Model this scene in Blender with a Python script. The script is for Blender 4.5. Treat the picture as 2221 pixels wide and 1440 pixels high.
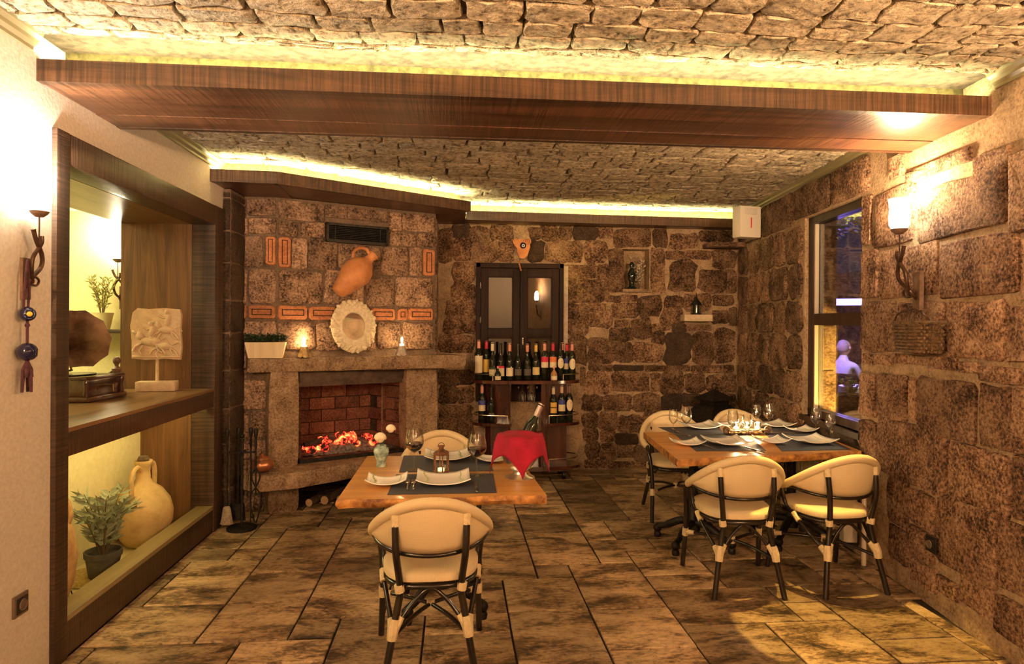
import bpy, bmesh, math, random
from mathutils import Vector, Matrix
import numpy as np

for o in list(bpy.data.objects):
    bpy.data.objects.remove(o, do_unlink=True)
SC = bpy.context.scene
COL = SC.collection
PI = math.pi

# ------------------------------------------------------------------ camera
CF, YAW, ROLL, CY, CX = 1394.04, .0877, .0058, 701.86, 1110.5
H = 1.5136                      # eye height
cam = bpy.data.cameras.new('camera')
cam.sensor_fit = 'HORIZONTAL'
cam.sensor_width = 36.0
cam.lens = CF / 2221 * 36.0
cam.shift_y = -(720 - CY) / 2221
cam.clip_start = .05
cam_o = bpy.data.objects.new('camera', cam)
COL.objects.link(cam_o)
cam_o.matrix_world = (Matrix.Translation((0, 0, H)) @ Matrix.Rotation(-YAW, 4, 'Z')
                      @ Matrix.Rotation(PI / 2, 4, 'X') @ Matrix.Rotation(ROLL, 4, 'Z'))
SC.camera = cam_o

# ------------------------------------------------------------------ exposure, world, large lights
SC.view_settings.view_transform = 'Standard'
SC.view_settings.look = 'None'
SC.view_settings.gamma = 1.0
SC.view_settings.use_curve_mapping = False
SC.view_settings.exposure = 1.1
world = bpy.data.worlds.new('night')
SC.world = world
world.use_nodes = True
world.node_tree.nodes['Background'].inputs[0].default_value = (.012, .014, .03, 1)
world.node_tree.nodes['Background'].inputs[1].default_value = 1.0

def lamp(name, kind, loc, energy, color, size=.05, rot=None, **kw):
    l = bpy.data.lights.new(name, kind)
    l.energy = energy
    l.color = color
    if kind == 'POINT': l.shadow_soft_size = size
    elif kind == 'SPOT': l.shadow_soft_size = size
    elif kind == 'AREA':
        l.shape = 'RECTANGLE'; l.size = size; l.size_y = kw.pop('size_y', size)
    for k, v in kw.items(): setattr(l, k, v)
    o = bpy.data.objects.new(name, l)
    COL.objects.link(o)
    o.location = loc
    if rot is not None: o.rotation_euler = rot
    return o

WARM = (1.0, .66, .34)

# ------------------------------------------------------------------ pixel -> place helpers
def ray(u, v):
    a = (u - CX) / CF; b = -(v - CY) / CF
    c, s = math.cos(ROLL), math.sin(ROLL)
    a, b = a * c - b * s, a * s + b * c
    sy, cy = math.sin(YAW), math.cos(YAW)
    return Vector((sy + a * cy, cy - a * sy, b))
EYE = Vector((0, 0, H))
def onz(u, v, z):
    d = ray(u, v); return EYE + d * ((z - H) / d.z)
def onx(u, v, X):
    d = ray(u, v); return EYE + d * (X / d.x)
def ony(u, v, Y):
    d = ray(u, v); return EYE + d * (Y / d.y)
def onpl(u, v, P, N):
    d = ray(u, v); P = Vector(P); N = Vector(N); return EYE + d * ((P - EYE).dot(N) / d.dot(N))

XL = -1.744                     # left wall
D = 6.605                       # back wall
XR0, KR = 2.1706, .1252         # right wall: X = XR0 + KR * Y
def XR(y): return XR0 + KR * y
RN = Vector((-1, KR, 0)).normalized()       # into the room
RT = Vector((KR, 1, 0)).normalized()        # along the wall, away from the camera
RANG = math.atan2(1, KR) - PI / 2           # rotation of that direction about Z from +Y
def onR(u, v, off=0.0): return onpl(u, v, Vector((XR0, 0, 0)) + RN * off, RN)
CEIL = 2.70
BEAM = 2.513                    # underside of the beams
TZ = .705                       # table tops

# ------------------------------------------------------------------ mesh helpers
class MB:
    def __init__(s): s.v = []; s.f = []
    def add(s, vs, fs):
        n = len(s.v); s.v += [tuple(p) for p in vs]; s.f += [tuple(i + n for i in f) for f in fs]; return s
    def box(s, x0, x1, y0, y1, z0, z1, M=None):
        vs = [Vector(p) for p in ((x0,y0,z0),(x1,y0,z0),(x1,y1,z0),(x0,y1,z0),(x0,y0,z1),(x1,y0,z1),(x1,y1,z1),(x0,y1,z1))]
        if M: vs = [M @ p for p in vs]
        return s.add(vs, [(0,3,2,1),(4,5,6,7),(0,1,5,4),(1,2,6,5),(2,3,7,6),(3,0,4,7)])
    def bbox(s, x0, x1, y0, y1, z0, z1, b=.004, M=None):
        """box with chamfered edges"""
        bm = bmesh.new(); bmesh.ops.create_cube(bm, size=1)
        for v in bm.verts: v.co = Vector(((x0+x1)/2 + v.co.x*(x1-x0), (y0+y1)/2 + v.co.y*(y1-y0), (z0+z1)/2 + v.co.z*(z1-z0)))
        bmesh.ops.bevel(bm, geom=bm.edges[:], offset=b, segments=2, affect='EDGES', profile=.6)
        return s.bm(bm, M)
    def bm(s, bm, M=None):
        bm.verts.index_update()
        vs = [(M @ v.co if M else v.co.copy()) for v in bm.verts]
        fs = [tuple(v.index for v in f.verts) for f in bm.faces]
        bm.free(); return s.add(vs, fs)
    def tube(s, pts, r, seg=8, caps=True, closed=False):
        pts = [Vector(p) for p in pts]; n = len(pts)
        rs = r if isinstance(r, (list, tuple)) else [r] * n
        tan = []
        for i in range(n):
            if closed: t = pts[(i+1) % n] - pts[i-1]
            else: t = pts[min(i+1, n-1)] - pts[max(i-1, 0)]
            tan.append(t.normalized())
        ref = Vector((0,0,1)) if abs(tan[0].z) < .9 else Vector((1,0,0))
        nrm = (ref - tan[0] * ref.dot(tan[0])).normalized()
        vs = []
        for i in range(n):
            nrm = (nrm - tan[i] * nrm.dot(tan[i])).normalized()
            bi = tan[i].cross(nrm)
            for k in range(seg):
                a = 2*PI*k/seg
                vs.append(pts[i] + (nrm*math.cos(a) + bi*math.sin(a)) * rs[i])
        fs = []
        for i in range(n if closed else n-1):
            j = (i+1) % n
            for k in range(seg):
                l = (k+1) % seg
                fs.append((i*seg+k, i*seg+l, j*seg+l, j*seg+k))
        if caps and not closed:
            fs.append(tuple(range(seg-1, -1, -1))); fs.append(tuple((n-1)*seg+k for k in range(seg)))
        return s.add(vs, fs)
    def lathe(s, prof, seg=24, c=(0,0,0), M=None, sx=1, sy=1):
        """prof: list of (radius, z)"""
        vs = []; idx = []
        for r, z in prof:
            if r < 1e-5:
                idx.append([len(vs)]); vs.append(Vector((c[0], c[1], c[2]+z)))
            else:
                idx.append(list(range(len(vs), len(vs)+seg)))
                vs += [Vector((c[0]+sx*r*math.cos(2*PI*k/seg), c[1]+sy*r*math.sin(2*PI*k/seg), c[2]+z)) for k in range(seg)]
        fs = []
        for a, b in zip(idx, idx[1:]):
            for k in range(seg):
                l = (k+1) % seg
                if len(a) == 1 and len(b) == 1: break
                if len(a) == 1: fs.append((a[0], b[l], b[k]))
                elif len(b) == 1: fs.append((a[k], a[l], b[0]))
                else: fs.append((a[k], a[l], b[l], b[k]))
        if M: vs = [M @ v for v in vs]
        return s.add(vs, fs)
    def ball(s, c, r, seg=12, M=None, sx=1, sy=1, sz=1):
        n = max(4, seg//2)
        return s.lathe([(r*math.sin(PI*i/n), -sz*r*math.cos(PI*i/n)) for i in range(n+1)], seg, c, M, sx, sy)
    def prism(s, poly, lo, hi):
        """poly: list of 3D points (ring); lo, hi: offset vectors"""
        n = len(poly); lo = Vector(lo); hi = Vector(hi)
        vs = [Vector(p)+lo for p in poly] + [Vector(p)+hi for p in poly]
        fs = [tuple(range(n-1,-1,-1)), tuple(range(n, 2*n))] + [(i,(i+1)%n,n+(i+1)%n,n+i) for i in range(n)]
        return s.add(vs, fs)
    def grid(s, fn, nu, nv):
        vs = [fn(i/nu, j/nv) for j in range(nv+1) for i in range(nu+1)]
        fs = [(j*(nu+1)+i, j*(nu+1)+i+1, (j+1)*(nu+1)+i+1, (j+1)*(nu+1)+i) for j in range(nv) for i in range(nu)]
        return s.add(vs, fs)
    def build(s, name, mat=None, parent=None, smooth=35, fix=True):
        me = bpy.data.meshes.new(name)
        me.from_pydata([tuple(p) for p in s.v], [], s.f)
        if fix:
            bm = bmesh.new(); bm.from_mesh(me); bmesh.ops.recalc_face_normals(bm, faces=bm.faces[:]); bm.to_mesh(me); bm.free()
        me.update()
        if smooth:
            me.shade_smooth(); me.set_sharp_from_angle(angle=math.radians(smooth))
        o = bpy.data.objects.new(name, me)
        COL.objects.link(o)
        if mat: me.materials.append(mat)
        if parent: o.parent = parent
        return o

def tag(o, label, cat, group=None):
    o['label'] = label; o['category'] = cat
    if group: o['group'] = group
    return o
def struct(o): o['kind'] = 'structure'; return o
def stuff(o): o['kind'] = 'stuff'; return o
def thing(name, label, cat, loc=(0,0,0), rz=0, group=None):
    o = bpy.data.objects.new(name, None)
    o.empty_display_size = .1
    COL.objects.link(o); o.location = loc; o.rotation_euler = (0, 0, rz)
    return tag(o, label, cat, group)
def dup(root, loc, rz, label, group=None):
    def cp(o, par):
        c = o.copy(); COL.objects.link(c); c.parent = par
        for ch in kids.get(o, []): cp(ch, c)
        return c
    kids = {}
    for o in list(bpy.data.objects):
        if o.parent: kids.setdefault(o.parent, []).append(o)
    r = cp(root, None)
    r.location = loc; r.rotation_euler = (0, 0, rz); r['label'] = label
    if group: r['group'] = group
    return r
def solidify(o, t, off=0):
    m = o.modifiers.new('thick', 'SOLIDIFY'); m.thickness = t; m.offset = off; return o
def subsurf(o, n=1):
    m = o.modifiers.new('sub', 'SUBSURF'); m.levels = n; m.render_levels = n; return o
def bez(p0, p1, p2, p3, n=8):
    p0, p1, p2, p3 = map(Vector, (p0, p1, p2, p3))
    return [(1-t)**3*p0 + 3*(1-t)**2*t*p1 + 3*(1-t)*t*t*p2 + t**3*p3 for t in [i/n for i in range(n+1)]]
def spline(pts, n=6):
    pts = [Vector(p) for p in pts]; out = []
    for i in range(len(pts)-1):
        a = pts[max(i-1,0)]; b = pts[i]; c = pts[i+1]; d = pts[min(i+2,len(pts)-1)]
        for k in range(n):
            t = k/n
            out.append(.5*((2*b)+(c-a)*t+(2*a-5*b+4*c-d)*t*t+(3*b-a-3*c+d)*t**3))
    out.append(pts[-1]); return out

# ------------------------------------------------------------------ materials
def newmat(name):
    m = bpy.data.materials.new(name); m.use_nodes = True
    nt = m.node_tree; b = nt.nodes['Principled BSDF']
    return m, nt, b
def plain(name, col, rough=.5, metal=0.0, emit=None, estr=0.0, spec=None, trans=0.0, ior=None, coat=0.0):
    m, nt, b = newmat(name)
    b.inputs['Base Color'].default_value = (*col, 1)
    b.inputs['Roughness'].default_value = rough
    b.inputs['Metallic'].default_value = metal
    if spec is not None: b.inputs['Specular IOR Level'].default_value = spec
    if trans: b.inputs['Transmission Weight'].default_value = trans
    if ior: b.inputs['IOR'].default_value = ior
    if coat: b.inputs['Coat Weight'].default_value = coat; b.inputs['Coat Roughness'].default_value = .1
    if emit: b.inputs['Emission Color'].default_value = (*emit, 1); b.inputs['Emission Strength'].default_value = estr
    return m
def ramp(nt, stops):
    r = nt.nodes.new('ShaderNodeValToRGB')
    while len(r.color_ramp.elements) < len(stops): r.color_ramp.elements.new(.5)
    for e, (p, c) in zip(r.color_ramp.elements, stops):
        e.position = p; e.color = (*c, 1) if len(c) == 3 else c
    return r
def coords(nt, scale=(1,1,1), rnd=0.0, rot=(0,0,0), kind='Object'):
    tc = nt.nodes.new('ShaderNodeTexCoord'); mp = nt.nodes.new('ShaderNodeMapping')
    mp.inputs['Scale'].default_value = scale; mp.inputs['Rotation'].default_value = rot
    out = tc.outputs[kind]
    if rnd:
        oi = nt.nodes.new('ShaderNodeObjectInfo'); mul = nt.nodes.new('ShaderNodeVectorMath'); mul.operation = 'MULTIPLY_ADD'
        cmb = nt.nodes.new('ShaderNodeCombineXYZ')
        for i in range(3): nt.links.new(oi.outputs['Random'], cmb.inputs[i])
        nt.links.new(cmb.outputs[0], mul.inputs[0]); mul.inputs[1].default_value = (rnd*7.3, rnd*3.1, rnd*5.7)
        nt.links.new(out, mul.inputs[2]); out = mul.outputs[0]
    nt.links.new(out, mp.inputs[0]); return mp.outputs[0]
def noise(nt, vec, scale, detail=4, rough=.6, dist=0.0):
    n = nt.nodes.new('ShaderNodeTexNoise'); nt.links.new(vec, n.inputs['Vector'])
    n.inputs['Scale'].default_value = scale; n.inputs['Detail'].default_value = detail
    n.inputs['Roughness'].default_value = rough; n.inputs['Distortion'].default_value = dist
    return n.outputs[0]
def mixc(nt, fac, a, b, mode='MIX'):
    m = nt.nodes.new('ShaderNodeMix'); m.data_type = 'RGBA'; m.blend_type = mode
    for sock, val in ((m.inputs[0], fac), (m.inputs[6], a), (m.inputs[7], b)):
        if hasattr(val, 'links') or isinstance(val, bpy.types.NodeSocket): nt.links.new(val, sock)
        elif isinstance(val, (int, float)): sock.default_value = val
        else: sock.default_value = (*val, 1) if len(val) == 3 else val
    return m.outputs[2]
def math_(nt, op, a, b=None):
    m = nt.nodes.new('ShaderNodeMath'); m.operation = op
    for i, val in enumerate((a, b)):
        if val is None: continue
        if isinstance(val, (int, float)): m.inputs[i].default_value = val
        else: nt.links.new(val, m.inputs[i])
    return m.outputs[0]
def bump(nt, b, h, strength=.5, dist=.02):
    n = nt.nodes.new('ShaderNodeBump'); n.inputs['Strength'].default_value = strength; n.inputs['Distance'].default_value = dist
    nt.links.new(h, n.inputs['Height']); nt.links.new(n.outputs[0], b.inputs['Normal']); return n
def rndval(nt, lo=.7, hi=1.2):
    oi = nt.nodes.new('ShaderNodeObjectInfo'); mr = nt.nodes.new('ShaderNodeMapRange')
    nt.links.new(oi.outputs['Random'], mr.inputs[0]); mr.inputs[3].default_value = lo; mr.inputs[4].default_value = hi
    return mr.outputs[0]
def stone_mat(name, stops, scale=6, bstr=.9, bdist=.02, rnd=(.65, 1.2), rough=.9, pit=62, stain=0.0):
    """rough quarried stone: blotchy colour, pitted relief, each stone a little lighter or darker"""
    m, nt, b = newmat(name)
    vec = coords(nt, rnd=1.0)
    n1 = noise(nt, vec, scale, 5, .65, .3)
    n2 = noise(nt, vec, pit, 4, .7)
    r = ramp(nt, stops); 
    mixn = math_(nt, 'ADD', math_(nt, 'MULTIPLY', n1, .42), math_(nt, 'MULTIPLY', n2, .58))
    nt.links.new(mixn, r.inputs[0])
    v = rndval(nt, *rnd)
    hsv = nt.nodes.new('ShaderNodeHueSaturation'); nt.links.new(r.outputs[0], hsv.inputs['Color']); nt.links.new(v, hsv.inputs['Value'])
    col = hsv.outputs[0]
    if stain:
        n3 = noise(nt, coords(nt), 1.7, 4, .65, .6); rr = ramp(nt, [(.5, (0,0,0)), (.66, (1,1,1))]); nt.links.new(n3, rr.inputs[0])
        col = mixc(nt, math_(nt, 'MULTIPLY', rr.outputs[0], stain), col, (.02, .016, .012))
    nt.links.new(col, b.inputs['Base Color'])
    b.inputs['Roughness'].default_value = rough; b.inputs['Specular IOR Level'].default_value = .25
    h = math_(nt, 'ADD', math_(nt, 'MULTIPLY', n1, .5), math_(nt, 'MULTIPLY', n2, .7))
    bump(nt, b, h, bstr, bdist)
    return m
def wood_mat(name, c0, c1, axis='X', scale=14, rough=.45, bstr=.25, saw=0.0, coat=0.0, sawaxis=None):
    """grain stretched along axis; saw adds the transverse bandsaw marks of rough boards"""
    m, nt, b = newmat(name)
    st = {'X': (.06, 1, 1), 'Y': (1, .06, 1), 'Z': (1, 1, .06)}[axis]
    vec = coords(nt, st, rnd=1.0)
    n = noise(nt, vec, scale, 6, .65, 1.2)
    r = ramp(nt, [(.3, c0), (.7, c1)]); nt.links.new(n, r.inputs[0])
    col = r.outputs[0]; h = n
    if saw:
        sa = sawaxis or axis
        st2 = {'X': (1, .03, .03), 'Y': (.03, 1, .03), 'Z': (.03, .03, 1)}[sa]
        n2 = noise(nt, coords(nt, st2), 70, 3, .7)
        rr = ramp(nt, [(.38, (.35,.35,.35)), (.62, (1.25,1.25,1.25))]); nt.links.new(n2, rr.inputs[0])
        col = mixc(nt, saw, col, rr.outputs[0], 'MULTIPLY')
        h = math_(nt, 'ADD', math_(nt, 'MULTIPLY', n, .4), n2)
    v = rndval(nt, .85, 1.12)
    hsv = nt.nodes.new('ShaderNodeHueSaturation'); nt.links.new(col, hsv.inputs['Color']); nt.links.new(v, hsv.inputs['Value'])
    nt.links.new(hsv.outputs[0], b.inputs['Base Color'])
    b.inputs['Roughness'].default_value = rough
    if coat: b.inputs['Coat Weight'].default_value = coat; b.inputs['Coat Roughness'].default_value = .12
    bump(nt, b, h, bstr, .006)
    return m
def noisy(name, c0, c1, scale=20, rough=.6, bstr=.2, bdist=.005, metal=0.0, detail=4, spec=None):
    m, nt, b = newmat(name)
    n = noise(nt, coords(nt, rnd=1.0), scale, detail, .6)
    r = ramp(nt, [(.35, c0), (.65, c1)]); nt.links.new(n, r.inputs[0]); nt.links.new(r.outputs[0], b.inputs['Base Color'])
    b.inputs['Roughness'].default_value = rough; b.inputs['Metallic'].default_value = metal
    if spec is not None: b.inputs['Specular IOR Level'].default_value = spec
    if bstr: bump(nt, b, n, bstr, bdist)
    return m
def glass_mat(name, tint=(1,1,1), refl=.12, rough=.0):
    """thin clear glass: mostly see-through, with a mirror sheen that grows at grazing angles"""
    m = bpy.data.materials.new(name); m.use_nodes = True; nt = m.node_tree; nt.nodes.clear()
    out = nt.nodes.new('ShaderNodeOutputMaterial'); mx = nt.nodes.new('ShaderNodeMixShader')
    t = nt.nodes.new('ShaderNodeBsdfTransparent'); t.inputs[0].default_value = (*tint, 1)
    g = nt.nodes.new('ShaderNodeBsdfGlossy'); g.inputs['Roughness'].default_value = rough; g.inputs[0].default_value = (1,1,1,1)
    lw = nt.nodes.new('ShaderNodeLayerWeight'); lw.inputs[0].default_value = .25
    mr = nt.nodes.new('ShaderNodeMapRange'); nt.links.new(lw.outputs['Fresnel'], mr.inputs[0]); mr.inputs[3].default_value = refl; mr.inputs[4].default_value = .5
    nt.links.new(mr.outputs[0], mx.inputs[0]); nt.links.new(t.outputs[0], mx.inputs[1]); nt.links.new(g.outputs[0], mx.inputs[2]); nt.links.new(mx.outputs[0], out.inputs[0])
    return m
def emis(name, col, s):
    return plain(name, (.8, .8, .8), .6, emit=col, estr=s)
def weave_mat(name, col, dark, freq=1250, amt=.55):
    """open plastic weave: a fine grid of small dark holes"""
    m, nt, b = newmat(name)
    tc = nt.nodes.new('ShaderNodeTexCoord'); sep = nt.nodes.new('ShaderNodeSeparateXYZ'); nt.links.new(tc.outputs['UV'], sep.inputs[0])
    sx = math_(nt, 'SINE', math_(nt, 'MULTIPLY', sep.outputs[0], freq)); sz = math_(nt, 'SINE', math_(nt, 'MULTIPLY', sep.outputs[1], freq))
    hole = math_(nt, 'MULTIPLY', math_(nt, 'ADD', math_(nt, 'MULTIPLY', sx, .5), .5), math_(nt, 'ADD', math_(nt, 'MULTIPLY', sz, .5), .5))
    r = ramp(nt, [(.45, (0,0,0)), (.8, (1,1,1))]); nt.links.new(hole, r.inputs[0])
    n = noise(nt, tc.outputs['Object'], 5, 2)
    base = mixc(nt, n, tuple(c*.86 for c in col), col)
    nt.links.new(mixc(nt, math_(nt, 'MULTIPLY', r.outputs[0], amt), base, dark), b.inputs['Base Color'])
    b.inputs['Roughness'].default_value = .55
    bump(nt, b, math_(nt, 'MULTIPLY', hole, -1), .35, .002)
    return m
def uv_from(o, fn):
    me = o.data; uv = me.uv_layers.new(name='UVMap')
    for l in me.loops: uv.data[l.index].uv = fn(me.vertices[l.vertex_index].co)

M = {}
M['stone_red'] = stone_mat('pink_granite', [(.40, (.05,.026,.016)), (.475, (.26,.14,.085)), (.56, (.52,.32,.20)), (.66, (.70,.48,.32))], 5, 1.0, .035, (.6, 1.15))
M['stone_fire'] = stone_mat('fireplace_granite', [(.40, (.06,.036,.025)), (.475, (.30,.185,.12)), (.56, (.56,.36,.24)), (.66, (.74,.53,.38))], 7, 1.0, .025, (.55, 1.15), stain=.5)
M['stone_brown'] = stone_mat('brown_fieldstone', [(.40, (.035,.019,.011)), (.475, (.17,.094,.054)), (.56, (.38,.235,.14)), (.66, (.58,.385,.235))], 6, 1.0, .035, (.62, 1.3), stain=.3)
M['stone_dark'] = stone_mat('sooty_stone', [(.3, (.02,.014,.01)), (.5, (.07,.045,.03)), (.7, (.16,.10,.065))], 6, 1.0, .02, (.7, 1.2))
M['mantel_stone'] = stone_mat('dressed_granite', [(.38, (.16,.095,.055)), (.5, (.42,.28,.175)), (.62, (.62,.45,.30))], 9, 1.0, .03, (.9, 1.1), pit=70)
M['mortar'] = stone_mat('lime_mortar', [(.36, (.20,.13,.075)), (.5, (.43,.30,.185)), (.66, (.58,.43,.275))], 9, .7, .02, (1, 1), stain=.3)
M['mortar_dark'] = stone_mat('grey_mortar', [(.3, (.07,.045,.03)), (.55, (.21,.145,.10)), (.8, (.34,.25,.17))], 9, .8, .02, (1, 1))
M['ceil_stone'] = stone_mat('cast_ceiling_stone', [(.37, (.10,.075,.048)), (.45, (.42,.34,.23)), (.54, (.66,.56,.41)), (.66, (.80,.70,.53))], 14, 1.0, .035, (.8, 1.12), pit=34)
M['ceil_joint'] = noisy('dark_ceiling_joint', (.045,.032,.022), (.12,.09,.06), 25, .95, .5, .01)
M['brick'] = stone_mat('orange_brick', [(.3, (.22,.075,.035)), (.55, (.58,.24,.11)), (.8, (.75,.40,.21))], 9, .5, .006, (.8, 1.15))
M['firebrick'] = stone_mat('sooty_firebrick', [(.35, (.03,.014,.009)), (.5, (.14,.06,.04)), (.7, (.30,.16,.10))], 4, .3, .005, (.7, 1.2))
def travertine():
    m, nt, b = newmat('travertine')
    vec = coords(nt, (1, 2.2, 1), rnd=1.0)
    n1 = noise(nt, vec, 3.2, 6, .68, .5); n2 = noise(nt, vec, 26, 5, .7, .3)
    r = ramp(nt, [(.385, (.035,.020,.010)), (.455, (.22,.14,.075)), (.515, (.52,.365,.21)), (.61, (.74,.56,.35))])
    mixn = math_(nt, 'ADD', math_(nt, 'MULTIPLY', n1, .64), math_(nt, 'MULTIPLY', n2, .36)); nt.links.new(mixn, r.inputs[0])
    pit = noise(nt, coords(nt, (1, 1.8, 1), rnd=1.0), 60, 3, .6); rp = ramp(nt, [(.30, (1,1,1)), (.38, (0,0,0))]); nt.links.new(pit, rp.inputs[0])
    col = mixc(nt, math_(nt, 'MULTIPLY', rp.outputs[0], .75), r.outputs[0], (.03, .02, .012))
    big = noise(nt, coords(nt), 1.1, 3, .6, .3); rb = ramp(nt, [(.42, (.38,.36,.34)), (.56, (1.08,1.06,1.02))]); nt.links.new(big, rb.inputs[0])
    col = mixc(nt, .5, col, rb.outputs[0], 'MULTIPLY')
    hsv = nt.nodes.new('ShaderNodeHueSaturation'); nt.links.new(col, hsv.inputs['Color']); nt.links.new(rndval(nt, .55, 1.3), hsv.inputs['Value'])
    nt.links.new(hsv.outputs[0], b.inputs['Base Color'])
    b.inputs['Roughness'].default_value = .42; b.inputs['Specular IOR Level'].default_value = .4
    bump(nt, b, math_(nt, 'SUBTRACT', mixn, rp.outputs[0]), .35, .004)
    return m
M['tile'] = travertine()
M['grout'] = noisy('dark_grout', (.012,.008,.005), (.03,.02,.012), 30, .9)
M['beam'] = wood_mat('dark_sawn_beam', (.035,.016,.008), (.13,.065,.033), 'X', 10, .38, .5, saw=.8)
M['beam_under'] = wood_mat('dark_sawn_board', (.05,.02,.01), (.17,.075,.036), 'X', 10, .33, .4, saw=.65)
M['frame'] = wood_mat('dark_oak_frame', (.028,.014,.008), (.10,.052,.028), 'Z', 9, .6, .5, saw=.8, sawaxis='Z')
M['frame_y'] = wood_mat('dark_oak_rail', (.028,.014,.008), (.10,.052,.028), 'Y', 9, .4, .5, saw=.7, sawaxis='Y')
M['panel'] = wood_mat('brown_oak_panel', (.05,.021,.008), (.22,.105,.042), 'Z', 16, .55, .25)
M['soffit'] = wood_mat('oak_soffit', (.09,.045,.018), (.33,.19,.085), 'Y', 12, .3, .2)
M['sill'] = wood_mat('greenish_worn_sill', (.20,.15,.07), (.36,.29,.15), 'Y', 8, .35, .2)
M['plaster'] = noisy('white_plaster', (.62,.56,.49), (.72,.66,.59), 55, .85, .35, .006)
M['cream'] = noisy('cream_plaster', (.70,.62,.36), (.76,.69,.42), 30, .9, .1)
M['crown'] = plain('olive_crown', (.22, .18, .09), .4)
M['upstand'] = noisy('olive_plaster_band', (.05,.045,.012), (.13,.115,.04), 30, .8, .3)
M['rough_stone_strip'] = M['stone_dark']
M['led'] = emis('led_strip', (1.0, .90, .46), 75)

# ------------------------------------------------------------------ stone maker
R0 = random.Random(7)
def outline(s0, t0, s1, t1, rnd, jit=.06, rad=.22, k=3):
    w, h = s1-s0, t1-t0; r = min(w, h) * rad; pts = []
    def edge(a, b, n):
        for i in range(n):
            t = i / n; pts.append((a[0]+(b[0]-a[0])*t, a[1]+(b[1]-a[1])*t))
    nx = 3 if w > h*1.2 else 2; ny = 3 if h > w*1.2 else 2
    edge((s0+r, t0), (s1-r, t0), nx); pts.append((s1-r, t0)); edge((s1, t0+r), (s1, t1-r), ny); pts.append((s1, t1-r))
    edge((s1-r, t1), (s0+r, t1), nx); pts.append((s0+r, t1)); edge((s0, t1-r), (s0, t0+r), ny); pts.append((s0, t0+r))
    j = min(w, h) * jit
    return [(s + rnd.uniform(-j, j), t + rnd.uniform(-j, j)) for s, t in pts]
def stone_bm(mb, ol, fmap, proud, rnd, rough=.25, base=-.012):
    n = len(ol); cs = sum(p[0] for p in ol)/n; ct = sum(p[1] for p in ol)/n
    def ring(k, d, jd): return [fmap(cs+(s-cs)*k, ct+(t-ct)*k, d + rnd.uniform(-jd, jd)) for s, t in ol]
    vs = ring(1.0, base, 0) + ring(.99, proud*.62, proud*.12) + ring(.945, proud, proud*rough) + ring(.5, proud*1.02, proud*rough) + [fmap(cs, ct, proud*(1+rnd.uniform(-rough, rough)))]
    fs = []
    for a in range(3):
        for i in range(n): fs.append((a*n+i, a*n+(i+1) % n, (a+1)*n+(i+1) % n, (a+1)*n+i))
    for i in range(n): fs.append((3*n+i, 3*n+(i+1) % n, 4*n))
    mb.add(vs, fs)
def stone(rect, fmap, proud, mat, parent, rnd=R0, name='stone', jit=.06, rad=.2, rough=.25, smooth=50):
    mb = MB(); stone_bm(mb, outline(*rect, rnd, jit, rad), fmap, proud, rnd, rough)
    return mb.build(name, mat, parent, smooth)

# ------------------------------------------------------------------ floor
floor = struct(MB().box(-5.2, XR(9)+.4, -3.2, 8.6, -.12, -.010).build('floor', M['grout'], smooth=0))
def lay_floor():
    rnd = random.Random(11); m = .2152
    o = onz(1178, 1286.8, 0); x0 = o.x - 13*m; y0 = o.y - 6*m
    nx, ny = 27, 22; used = [[False]*nx for _ in range(ny)]
    kinds = [(3,2)]*3 + [(2,2)]*5 + [(2,1)]*3 + [(1,1)]*2 + [(2,3)]*3
    for j in range(ny):
        for i in range(nx):
            if used[j][i]: continue
            ks = kinds[:]; rnd.shuffle(ks); ks.append((1,1))
            for w, h in ks:
                if i+w <= nx and j+h <= ny and not any(used[j+b][i+a] for a in range(w) for b in range(h)): break
            for a in range(w):
                for b in range(h): used[j+b][i+a] = True
            xa, xb, ya, yb = x0+i*m, x0+(i+w)*m, y0+j*m, y0+(j+h)*m
            g = .0052
            xa = max(xa, XL); xb = min(xb, XR(ya)+.02); yb = min(yb, D)
            if xb-xa < .05 or yb-ya < .05: continue
            dz = rnd.uniform(-.0012, .0008); b = .004
            ja = lambda: rnd.uniform(-.0018, .0018)
            c = [(xa+g+ja(), ya+g+ja()), (xb-g+ja(), ya+g+ja()), (xb-g+ja(), yb-g+ja()), (xa+g+ja(), yb-g+ja())]
            cxm, cym = (xa+xb)/2, (ya+yb)/2
            top = [(x + (b if x < cxm else -b), y + (b if y < cym else -b), dz) for x, y in c]
            mb = MB(); mb.add([(x, y, -.012) for x, y in c] + [(x, y, dz-.003) for x, y in c] + top,
                              [(0,1,5,4),(1,2,6,5),(2,3,7,6),(3,0,4,7),(4,5,9,8),(5,6,10,9),(6,7,11,10),(7,4,8,11),(8,9,10,11)])
            mb.build('tile', M['tile'], floor, 0)
lay_floor()
# plain stretch of the same floor behind the camera
MB().box(XL, XR(1)+.1, -3.2, 1.70, -.012, -.001).build('tile', M['tile'], floor, 0)

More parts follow.
